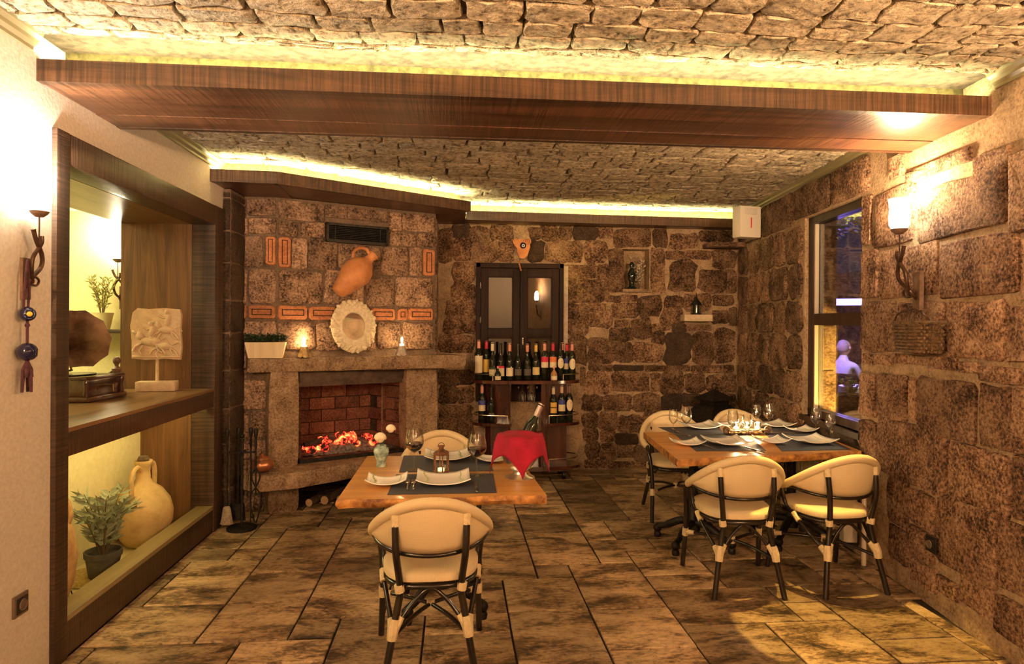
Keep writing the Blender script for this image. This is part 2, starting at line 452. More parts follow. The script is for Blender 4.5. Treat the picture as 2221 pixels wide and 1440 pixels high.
# ------------------------------------------------------------------ ceiling
ceiling = struct(MB().box(-5.2, XR(9)+.4, -3.2, 8.6, CEIL+.012, CEIL+.12).build('ceiling', M['ceil_joint'], smooth=0))
def lay_ceiling():
    rnd = random.Random(5); lst = []
    def warp(s, t): return (s + .012*math.sin(t*5.1+s*1.3), t + .016*math.sin(s*3.3+1.1*t) + .007*math.sin(s*8.7+t*2))
    def section(ya, yb, rh, wmin, wmax):
        y = ya
        while y < yb - .04:
            h = rnd.uniform(rh*.8, rh*1.25); y2 = min(y+h, yb)
            x = XL + .02 + rnd.uniform(-.15, 0)
            while x < XR(y) - .03:
                w = rnd.uniform(wmin, wmax); x2 = x + w
                xa, xb = max(x, XL+.01), min(x2, XR(y)-.01)
                if xb-xa > .05:
                    if rnd.random() < .13 and w > .2 and h > .12:      # a course split in two thin stones
                        ym = (y+y2)/2 + rnd.uniform(-.01, .01)
                        lst.append((xa, y, xb, ym)); lst.append((xa, ym, xb, y2))
                    else: lst.append((xa, y, xb, y2))
                x = x2
            y = y2
    section(1.75, 2.80, .135, .15, .30)
    section(3.46, 6.46, .165, .19, .36)
    lst.sort(key=lambda r: ((r[0]+r[2])/2)**2 + ((r[1]+r[3])/2)**2 if (r[1]+r[3])/2 > 2.2 else 99)
    def fm(s, t, d):
        s, t = warp(s, t); return Vector((s, t, CEIL + .012 - d))
    rest = MB()
    for i, r in enumerate(lst):
        g = .0035; r = (r[0]+g, r[1]+g, r[2]-g, r[3]-g)
        ol = outline(*r, rnd, .055, .14)
        if i < 300:
            mb = MB(); stone_bm(mb, ol, fm, .026, rnd, .22); mb.build('stone', M['ceil_stone'], ceiling, 50)
        else: stone_bm(rest, ol, fm, .026, rnd, .22)
    if rest.v: stuff(rest.build('stone_field', M['ceil_stone'], ceiling, 50))
lay_ceiling()

# ------------------------------------------------------------------ walls
Y0, Y1 = 2.946, 3.042            # near post of the display niche
Y2, Y3 = 4.79, 4.95              # far post
NB_UP, NB_LO = -2.37, -2.23      # back planes of the niche
wl = MB()
wl.box(XL-.25, XL, -3.2, Y0, -.01, CEIL+.012)
wl.box(XL-.25, XL, Y0, Y3, 2.353, CEIL+.012)
wl.box(XL-.25, XL, Y3, 5.3, -.01, CEIL+.012)
wall_left = struct(wl.build('wall_left', M['plaster'], smooth=0))
wall_back = MB()
N0, N1 = ony(1350, 540, D), ony(1408, 628, D)      # little niche in the back wall
nx0, nx1, nz0, nz1 = N0.x, N1.x, N1.z, N0.z
wall_back.box(-2.0, nx0, D, D+.3, -.01, CEIL+.012)
wall_back.box(nx1, XR(D)+.3, D, D+.3, -.01, CEIL+.012)
wall_back.box(nx0, nx1, D, D+.3, -.01, nz0)
wall_back.box(nx0, nx1, D, D+.3, nz1, CEIL+.012)
wall_back.box(nx0, nx1, D+.17, D+.3, nz0, nz1)
wall_back = struct(wall_back.build('wall_back', M['mortar'], smooth=0))
WY0, WY1, WZ0, WZ1 = 4.03, 4.93, .80, 2.37         # window opening in the right wall
def rp(y, off, z): return Vector((XR(y), y, z)) + RN * off
def rbox(mb, ya, yb, oa, ob, za, zb):
    """box along the right wall; offsets measured into the room"""
    vs = [rp(ya,oa,za), rp(yb,oa,za), rp(yb,ob,za), rp(ya,ob,za), rp(ya,oa,zb), rp(yb,oa,zb), rp(yb,ob,zb), rp(ya,ob,zb)]
    return mb.add(vs, [(0,3,2,1),(4,5,6,7),(0,1,5,4),(1,2,6,5),(2,3,7,6),(3,0,4,7)])
wr = MB()
rbox(wr, -3.2, WY0, -.25, 0, -.01, CEIL+.012)
rbox(wr, WY1, D+.2, -.25, 0, -.01, CEIL+.012)
rbox(wr, WY0, WY1, -.25, 0, -.01, WZ0)
rbox(wr, WY0, WY1, -.25, 0, WZ1, CEIL+.012)
wall_right = struct(wr.build('wall_right', M['mortar'], smooth=0))
# the room goes on behind the camera
struct(MB().box(XL-.3, XR(0)+.5, -3.4, -3.2, -.01, CEIL+.012).build('wall_rear', M['plaster'], smooth=0))

def zrects(zoom, ox, oy, k):
    return [(ox + a/k, oy + b/k, ox + c/k, oy + d/k) for a, b, c, d in zoom]
def back_map(s, t, d): return Vector((s, D - d, t))
def px_rect(r, f):
    a = f(r[0], r[3]); b = f(r[2], r[1]); c = f(r[0], r[1]); d = f(r[2], r[3]); return a, b, c, d
# back wall: fieldstones, traced one by one
BACK = [(25,90,95,260),(100,70,190,130),(105,140,195,250),(100,265,213,370),(100,375,213,455),(70,460,213,540),(60,550,213,630),(30,640,213,722),
 (30,820,205,900),(30,905,120,1000),(125,910,205,990),(30,1005,200,1070),(30,1075,120,1150),(125,1075,205,1160),(30,1160,205,1260),
 (195,80,290,150),(295,70,410,140),(200,155,340,257),(345,150,412,257),(500,80,560,140),(565,70,640,150),(500,150,575,258),(580,150,775,262),(650,75,720,140),(730,80,850,140),(785,150,905,262),(860,70,930,135),
 (692,275,850,345),(692,350,890,470),(692,480,800,635),(805,518,925,598),(810,480,895,512),(700,650,800,790),(805,660,945,790),(940,90,1130,182),(915,192,982,415),(1130,192,1200,415),
 (1145,95,1215,180),(1230,115,1370,190),(1385,100,1470,150),(1480,100,1560,150),(1212,205,1300,242),(1305,205,1440,242),(1225,255,1362,410),(1450,200,1575,292),(1385,300,1515,415),(1525,305,1575,420),(1205,440,1300,500),(1305,430,1440,510),(1455,435,1560,485),(1450,520,1535,580),(1545,500,1575,590),
 (860,275,905,350),(895,360,910,460),(905,438,970,466),(978,436,1060,462),(1070,440,1185,545),(1190,505,1298,600),(932,478,1060,545),(945,565,1022,597),(1040,555,1132,655),(1142,585,1228,612),(1245,585,1312,622),(1320,590,1440,612),(920,605,1032,668),(1138,622,1200,690),(1205,640,1345,790),(1040,680,1187,776),(958,680,1032,780),(1352,622,1452,790),(1465,612,1565,782),
 (810,800,930,822),(940,800,1092,822),(1102,800,1332,824),(1342,800,1560,832),(930,832,1122,935),(1135,840,1177,930),(1187,826,1300,940),(1315,842,1410,932),(1418,850,1500,932),(1508,842,1572,935),(885,955,1030,1030),(1040,945,1180,1040),(1190,950,1290,1035),(1300,945,1390,1005),(1400,950,1570,1010),(790,830,920,945),(770,810,785,900),(775,955,875,1035),
 (862,1042,955,1132),(965,1060,1085,1148),(780,1050,855,1120),(780,1130,855,1185),(870,1140,940,1192),(948,1156,1060,1205),(960,1212,1030,1240),(870,1205,950,1290),(960,1248,1036,1275),(1042,1215,1112,1300),(795,1195,862,1282),(1050,1308,1140,1335),(790,1290,900,1335),(910,1302,1040,1335),(1095,1045,1200,1130),(1120,1140,1240,1220),(1120,1230,1300,1330),(1210,1045,1330,1120),(1345,1020,1450,1110),(1460,1020,1570,1120),(1250,1130,1400,1230),(1410,1125,1570,1240),(1310,1240,1430,1335),(1440,1250,1570,1335)]
rnd = random.Random(3)
for r in zrects([(a-5, b-5, c+5, d+5) for a, b, c, d in BACK], 940, 460, 2.4):
    a, b, c, d = px_rect(r, lambda u, v: ony(u, v, D))
    s0, s1, t0, t1 = (a.x+c.x)/2, (b.x+d.x)/2, (a.z+d.z)/2, (b.z+c.z)/2
    t0 = max(t0, .012)
    dark = rnd.random() < .12
    stone((s0, t0, s1, t1), back_map, rnd.uniform(.008, .018), M['stone_dark' if dark else 'stone_brown'], wall_back, rnd, jit=.085, rad=.17)
# right wall: big granite blocks
RB = zrects([(640,400,683,635),(692,372,888,632),(775,215,835,318),(845,235,1160,300),(905,325,1330,590),(1170,190,1340,300),(1345,185,1480,575),(640,660,716,888),(726,645,1000,888),(1010,602,1385,880),(1395,590,1560,900),(640,902,800,1140),(810,905,1035,1150),(1042,905,1320,1180),(1330,925,1520,1195),
  (640,1150,695,1200),(702,1155,780,1202),(790,1150,850,1197),(860,1160,960,1203),(970,1165,1090,1225),(1100,1190,1190,1240),(1200,1212,1399,1290),(1410,1215,1560,1300)], 1580, 240, 2.1825)
RB += zrects([(650,20,725,232),(735,20,880,247),(890,40,925,250),(932,52,1222,340),(1235,80,1390,388),(1400,100,1560,430),(650,250,735,430),(742,262,1080,560),(1090,388,1388,690),(1398,445,1600,760),(790,530,885,760),(893,600,1012,770),(1028,640,1322,1010),(1332,760,1560,1120),(790,775,880,940),(890,785,1010,930),(1020,800,1020,800),(1030,1025,1130,1110),(1140,1030,1310,1190),(1320,1130,1480,1330),(900,945,1020,1060)], 1580, 800, 2.25)
def right_map(s, t, d): return rp(s, d, t)
rnd = random.Random(8)
for r in RB:
    if r[2]-r[0] < 3: continue
    a, b, c, d = px_rect(r, onR)
    s0, s1, t0, t1 = min((a.y+c.y)/2, (b.y+d.y)/2), max((a.y+c.y)/2, (b.y+d.y)/2), (a.z+d.z)/2, (b.z+c.z)/2
    t0 = max(t0, .012); t1 = min(t1, 2.62)
    if s1 > WY0 and t1 > WZ0: s1 = WY0
    if s1-s0 < .03 or t1-t0 < .03: continue
    stone((s0, t0, s1, t1), right_map, rnd.uniform(.014, .028), M['stone_red'], wall_right, rnd, jit=.035, rad=.06, rough=.25)
# coursed blocks of the right wall beyond the window, and above and below it
rnd = random.Random(15)
zc = [.02, .30, .62, .88, 1.14, 1.44, 1.72, 2.02, 2.33]
for j in range(len(zc)-1):
    ys = [WY1+.015, WY1+.30+.06*(j % 2), WY1+.62+.1*((j+1) % 2), WY1+.98+.05*(j % 3), WY1+1.33, D-.03]
    for a, b in zip(ys, ys[1:]):
        stone((a+.008, zc[j]+.008, b-.008, zc[j+1]-.008), right_map, rnd.uniform(.018, .035), M['stone_brown' if rnd.random() < .6 else 'stone_red'], wall_right, rnd, jit=.05, rad=.2)
for a, b, t0, t1 in [(WY0-.1, WY0+.42, 2.385, 2.63), (WY0+.44, WY1+.2, 2.385, 2.63), (WY1+.22, WY1+.95, 2.35, 2.63), (WY1+.97, D-.03, 2.35, 2.63)]:
    stone((a, t0, b, t1), right_map, .02, M['stone_brown'], wall_right, rnd, jit=.03, rad=.1)
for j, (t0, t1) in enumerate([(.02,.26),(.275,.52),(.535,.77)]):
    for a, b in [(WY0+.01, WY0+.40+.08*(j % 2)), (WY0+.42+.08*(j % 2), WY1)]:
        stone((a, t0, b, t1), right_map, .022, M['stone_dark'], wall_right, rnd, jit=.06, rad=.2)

# blocks lining the far side of the window opening
for z0 in (WZ0+.01, 1.17, 1.53, 1.86, 2.14):
    z1 = {WZ0+.01: 1.16, 1.17: 1.52, 1.53: 1.85, 1.86: 2.13, 2.14: 2.36}[z0]
    stone((-.245, z0, -.115, z1-.008), lambda s, t, d: rp(WY1 - d, s, t), .014, M['stone_red'], wall_right, rnd, jit=.03, rad=.12)
# crown mouldings
def moulding(name, pts_fn, y0, y1):
    prof = [(0, -.075), (.012, -.075), (.014, -.062), (.03, -.05), (.034, -.036), (.05, -.022), (.055, -.006), (.07, 0), (.07, .012), (0, .012)]
    mb = MB(); n = len(prof)
    for y in (y0, y1): mb.v += [tuple(pts_fn(y, o, CEIL+z)) for o, z in prof]
    mb.f += [(i, (i+1) % n, n+(i+1) % n, n+i) for i in range(n)] + [tuple(range(n-1, -1, -1)), tuple(range(n, 2*n))]
    return struct(mb.build(name, M['crown'], smooth=25))
moulding('trim_1', lambda y, o, z: Vector((XL+o, y, z)), -3.2, 2.80)
moulding('trim_2', lambda y, o, z: Vector((XL+o, y, z)), 3.52, 5.0)
moulding('trim_3', lambda y, o, z: rp(y, o, z), -3.2, 2.80)
moulding('trim_4', lambda y, o, z: rp(y, o, z), 3.52, 6.35)

# ------------------------------------------------------------------ beams with hidden light strips
def led(name, label, pts, w=.02):
    """flat light tape lying on a ledge along a polyline"""
    mb = MB()
    for a, b in zip(pts, pts[1:]):
        a, b = Vector(a), Vector(b); n = Vector((-(b-a).y, (b-a).x, 0)).normalized() * w/2
        mb.add([a-n, b-n, b+n, a+n], [(0,1,2,3)])
        mb.add([p + Vector((0,0,.004)) for p in (a-n, b-n, b+n, a+n)], [(0,1,2,3)])
    return tag(mb.build(name, M['led'], smooth=0), label, 'light strip')
YF, YR = 2.838, 3.512
beam = thing('ceiling_beam', 'wide dark sawn timber beam crossing the whole ceiling', 'beam', (0, (YF+YR)/2, BEAM))
def beam_board(mb_args, name, mat, par): return MB().bbox(*mb_args, .005).build(name, mat, par, 30)
o = (YF+YR)/2
XB = XR(3.2) + .02
def wedge(y0, y1, z0, z1, mat, name, par, xl=XL):
    mb = MB(); vs = []
    for z in (z0, z1):
        vs += [(xl, y0, z), (XR(y0)-.0, y0, z), (XR(y1)-.0, y1, z), (xl, y1, z)]
    mb.add([(x, y-o, z-BEAM) for x, y, z in vs], [(0,3,2,1),(4,5,6,7),(0,1,5,4),(1,2,6,5),(2,3,7,6),(3,0,4,7)])
    return mb.build(name, mat, par, 0)
wedge(YF+.05, YF+.24, BEAM+.004, BEAM+.03, M['beam_under'], 'soffit_board', beam)
wedge(YF+.244, YF+.44, BEAM+.006, BEAM+.03, M['beam_under'], 'soffit_board', beam)
wedge(YF+.444, YR-.04, BEAM+.003, BEAM+.03, M['beam_under'], 'soffit_board', beam)
wedge(YF, YF+.048, BEAM, BEAM+.092, M['beam'], 'fascia_board', beam)
wedge(YR-.038, YR, BEAM, BEAM+.092, M['beam'], 'fascia_board', beam)
wedge(YF+.20, YR-.06, BEAM+.031, CEIL+.012, M['upstand'], 'core', beam)
led('light_strip', 'light tape hidden on top of the wide ceiling beam', [(XL+.05, YF+.085, BEAM+.078), (XR(YF)-.05, YF+.085, BEAM+.078)])
# ------------------------------------------------------------------ cornice beams round the fireplace corner and along the back wall
C0, C1, C2 = Vector((XL, 4.735, 0)), Vector((-1.29, 4.765, 0)), Vector((.13, 5.74, 0))
def strip_prism(pts_front, pts_back, z0, z1):
    poly = [Vector((p[0], p[1], 0)) for p in pts_front] + [Vector((p[0], p[1], 0)) for p in reversed(pts_back)]
    return MB().prism(poly, (0, 0, z0), (0, 0, z1))
def inset(a, b, d):
    """segment moved back from the room by d"""
    t = (b - a).normalized(); n = Vector((-t.y, t.x, 0)); return a + n*d, b + n*d
def cornice(name, label, a, b, depth, fas_h=.088, dz=0.0):
    t = thing(name, label, 'beam', ((a.x+b.x)/2, (a.y+b.y)/2, BEAM))
    loc = Vector(t.location)
    def rel(mb):
        mb.v = [tuple(Vector(p) - loc) for p in mb.v]; return mb
    a1, b1 = inset(a, b, .045); a2, b2 = inset(a, b, .17); a3, b3 = inset(a, b, depth)
    rel(strip_prism([a, b], [a1, b1], BEAM, BEAM+fas_h)).build('fascia_board', M['beam'], t, 0)
    rel(strip_prism([a1, b1], [a3, b3], BEAM+.008+dz, BEAM+.03)).build('soffit_board', M['beam_under'], t, 0)
    rel(strip_prism([a2, b2], [a3, b3], BEAM+.031, CEIL+.012)).build('upstand', M['upstand'], t, 0)
    return t, inset(a, b, .08)
tA, (l0, l1) = cornice('cornice_beam', 'short dark timber cornice between left wall and fireplace corner', C0, C1, .60, dz=-.003)
_, (l2, l3) = cornice('cornice_beam', 'slanting dark timber cornice above the stone fireplace', C1, C2, .42)
fl_ = MB().prism([C0+Vector((.0,.06,0)), C1+Vector((0,.06,0)), C2+Vector((-.04,.05,0)), Vector((.09,6.6,0)), Vector((XL,6.6,0))], (0,0,BEAM+.0125), (0,0,BEAM+.029)); fl_.v = [tuple(Vector(q_)-Vector(tA.location)) for q_ in fl_.v]; fl_.build('soffit_filler', M['beam_under'], tA, 0)
E0, E1 = Vector((.10, 6.21, 0)), Vector((XR(6.37)-.0, 6.37, 0))
_, (l4, l5) = cornice('cornice_beam', 'long dark timber cornice along the top of the fieldstone back wall', E0, E1, .24)
zl = Vector((0, 0, BEAM+.074))
M['led'] = emis('led_strip_bright', (1.0, .88, .42), 135)
led('light_strip', 'light tape hidden on the slanting cornice above the fireplace', [l0+zl+Vector((.02,0,0)), l1+zl, l3+zl])
led('light_strip', 'light tape hidden on the cornice of the back wall', [l4+zl, l5+zl-Vector((.04,0,0))])

# ------------------------------------------------------------------ fireplace
FA = 5.32
A1 = ony(601, 420, FA); A1.z = 0
B1 = onz(945, 460, 2.54); B1.z = 0
TB = (B1 - A1).normalized(); NB = Vector((TB.y, -TB.x, 0))       # NB points into the room
LB = (B1 - A1).length
def fb(s, d, z): return A1 + TB*s + NB*d + Vector((0, 0, z))      # s along the face, d out of it, z up
def onB(u, v, off=0.0):
    p = onpl(u, v, A1 + NB*off, NB); return (p - A1).dot(TB), p.z
def fbox(mb, s0, s1, d0, d1, z0, z1):
    vs = [fb(s0,d0,z0), fb(s1,d0,z0), fb(s1,d1,z0), fb(s0,d1,z0), fb(s0,d0,z1), fb(s1,d0,z1), fb(s1,d1,z1), fb(s0,d1,z1)]
    return mb.add(vs, [(0,3,2,1),(4,5,6,7),(0,1,5,4),(1,2,6,5),(2,3,7,6),(3,0,4,7)])
OL, _ = onB(647, 900); OR, _ = onB(884, 900)                      # opening
HZ = .36                                                          # hearth top
OT = 1.105                                                        # top of the opening
fire = thing('fireplace', 'corner fireplace of granite blocks and orange bricks with glowing embers', 'fireplace', tuple(A1))
def fbuild(mb, name, mat, par=None, smooth=30):
    mb.v = [tuple(Vector(p) - A1) for p in mb.v]
    return mb.build(name, mat, par or fire, smooth)
body = MB()
body.box(XL, A1.x, FA, 6.60, 0, BEAM+.010)                       # straight cheek beside the left wall
fbox(body, 0, OL, -.62, 0, HZ, BEAM+.010)
fbox(body, OR, LB, -.62, 0, 0, BEAM+.010)
fbox(body, OL, OR, -.62, 0, OT, BEAM+.010)
fbox(body, 0, OL-.02, -.62, 0, 0, HZ-.001)
breast = fbuild(body, 'chimney_breast', M['mortar_dark'], smooth=0)
FZ = lambda L: zrects(L, 440, 360, 3.13)
def a_stone(r, mat, name='stone', proud=.018, **k):
    a, b, c, d = px_rect(r, lambda u, v: ony(u, v, FA))
    rect = (max((a.x+c.x)/2, XL+.01), (a.z+d.z)/2, (b.x+d.x)/2, min((b.z+c.z)/2, 2.5))
    o = stone(rect, lambda s, t, q: Vector((s, FA-q, t)) - A1, proud, M[mat], breast, rnd, name, **k); return rect
def b_stone(r, mat, name='stone', proud=.018, **k):
    (a0, a1), (b0, b1), (c0, c1), (d0, d1) = px_rect(r, onB)
    rect = (max((a0+c0)/2, .008), (a1+d1)/2, min((b0+d0)/2, LB-.005), min((b1+c1)/2, 2.50))
    stone(rect, lambda s, t, q: fb(s, q, t) - A1, proud, M[mat], breast, rnd, name, **k); return rect
rnd = random.Random(21)
for r in FZ([(200,195,295,340),(300,195,500,340),(205,355,308,462),(314,355,500,462),(205,475,412,685),(205,700,302,935),(315,700,497,935),(205,1055,500,1190),(205,1200,298,1265)]):
    a_stone(r, 'stone_fire', jit=.03, rad=.1)
for r in zrects([(110,205,200,300),(110,312,205,375),(110,382,332,578),(110,590,212,770),(224,585,338,770),(110,782,335,900),(110,910,335,1015),(110,1145,318,1265)], 470, 700, 3.064):
    a_stone(r, 'stone_fire', jit=.03, rad=.1)
for r in FZ([(507,205,770,372),(775,240,820,380),(825,240,1255,368),(1262,290,1345,445),(1350,300,1570,448),(507,378,640,478),(662,385,830,487),(1262,452,1447,545),(1455,460,1570,552),(602,490,706,700),(714,495,912,706),(920,540,1205,704),(1215,552,1395,748),(1400,555,1484,748),(515,712,808,940),(820,712,1095,945),(1105,770,1297,952),(1305,757,1560,957),(507,1056,762,1245),(770,1060,1170,1255),(1180,1060,1345,1240),(1352,1065,1560,1250)]):
    b_stone(r, 'stone_fire', jit=.03, rad=.1)
def frogged(rect, fm):
    """thin brick set in the wall with its recessed frog outlined"""
    s0, t0, s1, t1 = rect; mb = MB(); e = .012
    stone_bm(mb, outline(s0, t0, s1, t1, rnd, .03, .15), fm, .02, rnd, .1)
    b = mb.build('brick', M['brick'], breast, 40)
    w, h = (s1-s0), (t1-t0); a = min(w, h)*.26
    x0, x1, y0, y1 = s0+a, s1-a, t0+a, t1-a; k = min(w, h)*.07
    fr = MB()
    for (p0, p1, q0, q1) in ((x0, x1, y0, y0+k), (x0, x1, y1-k, y1), (x0, x0+k, y0, y1), (x1-k, x1, y0, y1)):
        fr.add([fm(p0,q0,.0205), fm(p1,q0,.0205), fm(p1,q1,.0205), fm(p0,q1,.0205), fm(p0,q0,.0225), fm(p1,q0,.0225), fm(p1,q1,.0225), fm(p0,q1,.0225)], [(4,5,6,7),(0,1,5,4),(1,2,6,5),(2,3,7,6),(3,0,4,7)])
    fr.build('frog_line', M['stone_dark'], b, 0)
for r in FZ([(430,480,497,672),(205,946,297,1036),(312,946,495,1036)]):
    a, b, c, d = px_rect(r, lambda u, v: ony(u, v, FA)); frogged((max(a.x, XL+.01), (a.z+d.z)/2, b.x, (b.z+c.z)/2), lambda s, t, q: Vector((s, FA-q, t)) - A1)
for r in FZ([(510,483,594,690),(1490,565,1570,747),(507,949,708,1041),(720,955,905,1042),(1140,968,1302,1046),(1318,970,1386,1046),(1393,968,1560,1046)]):
    (a0, a1), (b0, b1), (c0, c1), (d0, d1) = px_rect(r, onB); frogged((max(a0, .008), (a1+d1)/2, min(b0, LB-.004), (b1+c1)/2), lambda s, t, q: fb(s, q, t) - A1)
# side of the chimney breast facing the bottles
rnd = random.Random(23); z = .02
while z < 2.45:
    h = rnd.uniform(.2, .32); y = B1.y + .02
    side = lambda s, t, q: Vector((B1.x + q - .0, s, t)) - A1
    z2 = min(z+h, 2.5); ym = y + rnd.uniform(.2, .4)
    for ya, yb in ((y, ym), (ym+.012, 6.58)): stone((ya, z, yb, z2-.012), side, .012, M['stone_fire'], breast, rnd, jit=.03, rad=.1)
    z = z2
bs = MB(); bs.prism([fb(LB-.62*0, 0, 0), fb(LB, -.001, 0), Vector((B1.x, 6.6, 0)), Vector((B1.x-.5, 6.6, 0)), fb(LB-.4, -.3, 0)], (0,0,0), (0,0,BEAM+.010))
fbuild(bs, 'breast_return', M['mortar_dark'], smooth=0)
# jamb pillars, mantel shelf, hearth
def rough_block(poly, z0, z1, name, mat, par, seed, jit=.008, n=5, cut=.25):
    """stone slab with hand-dressed, slightly uneven edges"""
    r = random.Random(seed); pts = []
    for i, p in enumerate(poly):
        q = Vector(poly[(i+1) % len(poly)]); p = Vector(p); m = max(1, int((q-p).length/.14))
        for k in range(m): pts.append(p + (q-p)*(k/m))
    c = sum(pts, Vector())/len(pts); mb = MB(); m = len(pts); zs = [z0, z0+(z1-z0)*.15, z0+(z1-z0)*.5, z1-(z1-z0)*.15, z1]; ks = [.012, 0, -.004, 0, .012]
    for z, k in zip(zs, ks):
        for p in pts:
            d = (c-p); d.z = 0; d.normalize()
            mb.v.append(tuple(Vector((p.x, p.y, z)) + d*(k + r.uniform(-jit, jit)) + Vector((0, 0, r.uniform(-jit, jit)*.5)) - A1))
    for a in range(len(zs)-1):
        for i in range(m): mb.f.append((a*m+i, a*m+(i+1) % m, (a+1)*m+(i+1) % m, (a+1)*m+i))
    mb.f.append(tuple(range(m-1, -1, -1))); mb.f.append(tuple(range((len(zs)-1)*m, len(zs)*m)))
    return mb.build(name, mat, par, 50)
def col(u0, u1, off, z0, z1, seed, name='jamb'):
    s0, _ = onB(u0, 900, off); s1, _ = onB(u1, 900, off)
    return rough_block([fb(s0, off, 0), fb(s1, off, 0), fb(s1, -.05, 0), fb(s0, -.05, 0)], z0, z1, name, M['mantel_stone'], fire, seed, .004)
col(584, 648, .10, HZ-.005, 1.125, 31)
col(881, 947, .10, HZ-.005, 1.125, 32)
col(584, 648, .10, 0, .235, 33, 'hearth_support')
ML = ony(537, 810, 5.14); MR = onz(1009, 797, ML.z); ML.z = MR.z = 0
tm = (MR-ML).normalized(); nm = Vector((-tm.y, tm.x, 0))
rough_block([ML, MR, MR + nm*.30, ML + nm*.26], 1.118, 1.226, 'mantel_shelf', M['mantel_stone'], fire, 35, .007)
hl = [Vector((-1.60, 5.02, 0)), Vector((-1.50, 4.935, 0)), Vector((-1.22, 5.06, 0)), Vector((-.96, 5.26, 0)), Vector((-.755, 5.45, 0)), Vector((-.45, 5.62, 0)), fb(LB+.02, .22, 0), fb(LB+.02, -.3, 0), fb(OL, -.3, 0), Vector((-1.58, 5.34, 0))]
rough_block(hl, .235, HZ, 'hearth_slab', M['mantel_stone'], fire, 36, .008)
# firebox: brick lined, darker towards the flue, behind a dark metal lintel
M['iron'] = noisy('black_iron', (.012,.010,.009), (.035,.03,.027), 30, .5, .2, .003, metal=.6)
M['soot_metal'] = noisy('brown_metal', (.05,.03,.022), (.10,.065,.05), 12, .45, .1, metal=.5)
box = MB(); dp = -.50
fbox(box, OL-.05, OR+.05, dp-.06, dp-.02, HZ, 1.3)
fbuild(box, 'firebox_back', M['stone_dark'], smooth=0)
rnd = random.Random(41); z = HZ+.03; j = 0
sl, sr = OL+.10, OR-.16
while z < 1.12:
    s = sl - (.11 if j % 2 else 0)
    while s < sr:
        a, b = max(s, sl), min(s+.235, sr)
        if b-a > .03:
            m_ = MB(); fbox(m_, a+.004, b-.004, dp-.02, dp+rnd.uniform(0, .004), z+.004, z+.106); fbuild(m_, 'firebrick', M['firebrick'], fire, 0)
        s += .235
    for k in (0, 1):                                             # splayed cheeks
        for side in (0, 1):
            p0 = (sr if side else sl, dp); p1 = (OR if side else OL, -.03)
            f0 = (k*.5 + (.25 if j % 2 else 0)); f1 = min(f0+.5, 1)
            if f0 >= 1: continue
            q0 = fb(p0[0]+(p1[0]-p0[0])*f0, p0[1]+(p1[1]-p0[1])*f0, 0); q1 = fb(p0[0]+(p1[0]-p0[0])*f1, p0[1]+(p1[1]-p0[1])*f1, 0)
            t = (q1-q0).normalized(); nn = Vector((-t.y, t.x, 0)) * (.03 if side else -.03)
            m_ = MB().prism([q0+t*.004, q1-t*.004, q1-t*.004-nn, q0+t*.004-nn], (0,0,z+.004), (0,0,z+.106)); fbuild(m_, 'firebrick', M['firebrick'], fire, 0)
    z += .11; j += 1
m_ = MB(); fbox(m_, OL-.02, OR+.02, dp, .0, HZ+.001, HZ+.03); fbuild(m_, 'firebox_floor', M['stone_dark'], smooth=0)
m_ = MB(); fbox(m_, OL, OR, -.10, .03, 1.02, 1.115); fbuild(m_, 'lintel_hood', M['soot_metal'], smooth=0)
m_ = MB(); fbox(m_, OL, OR, -.07, .015, .985, 1.022); fbuild(m_, 'hood_lip', M['soot_metal'], smooth=0)
m_ = MB(); fbox(m_, OR-.03, OR+.001, -.06, .04, HZ, 1.02); fbuild(m_, 'side_trim', M['soot_metal'], smooth=0)
m_ = MB(); fbox(m_, OL, OR, .0, .035, HZ, HZ+.035); fbuild(m_, 'ash_rail', M['iron'], smooth=0)
# embers, ash and charred logs
def ember_mat():
    m, nt, b = newmat('glowing_embers')
    n = noise(nt, coords(nt), 16, 4, .65, .4)
    c = ramp(nt, [(.42, (.01,.004,.003)), (.5, (.9,.03,.015)), (.62, (1,.14,.03)), (.75, (1,.5,.08))]); nt.links.new(n, c.inputs[0])
    s = ramp(nt, [(.42, (0,0,0)), (.52, (.35,.35,.35)), (.72, (1,1,1))]); nt.links.new(n, s.inputs[0])
    b.inputs['Base Color'].default_value = (.03,.02,.018,1); b.inputs['Roughness'].default_value = .9
    nt.links.new(c.outputs[0], b.inputs['Emission Color']); nt.links.new(math_(nt, 'MULTIPLY', s.outputs[0], 3.6), b.inputs['Emission Strength'])
    return m
M['ember'] = ember_mat()
M['ash'] = noisy('grey_ash', (.05,.045,.04), (.26,.23,.21), 40, .95, .8, .01)
M['char'] = noisy('charred_wood', (.012,.009,.008), (.05,.04,.035), 30, .9, .6, .01)
rnd = random.Random(43); ab = MB(); sm = (OL+OR)/2
ab.grid(lambda u, v: fb(OL+.06+(OR-OL-.14)*u, -.44+.38*v, HZ+.032 + .10*math.sin(PI*u)*math.sin(PI*v)**.7 + rnd.uniform(-.01, .01)), 26, 12)
stuff(fbuild(ab, 'ash_bed', M['ash'], smooth=60))
for i in range(46):
    u = rnd.uniform(.05, .62) if i < 38 else rnd.uniform(.62, .85); v = rnd.uniform(.3, .9); r = rnd.uniform(.022, .046)
    p = fb(OL+.08+(OR-OL-.2)*u, -.42+.36*v, HZ+.05+.10*math.sin(PI*u)*math.sin(PI*v)**.7)
    bm = bmesh.new(); bmesh.ops.create_icosphere(bm, subdivisions=1, radius=r)
    for q in bm.verts: q.co *= rnd.uniform(.7, 1.25)
    m_ = MB().bm(bm, Matrix.Translation(p)); fbuild(m_, 'ember', M['ember'], smooth=0)
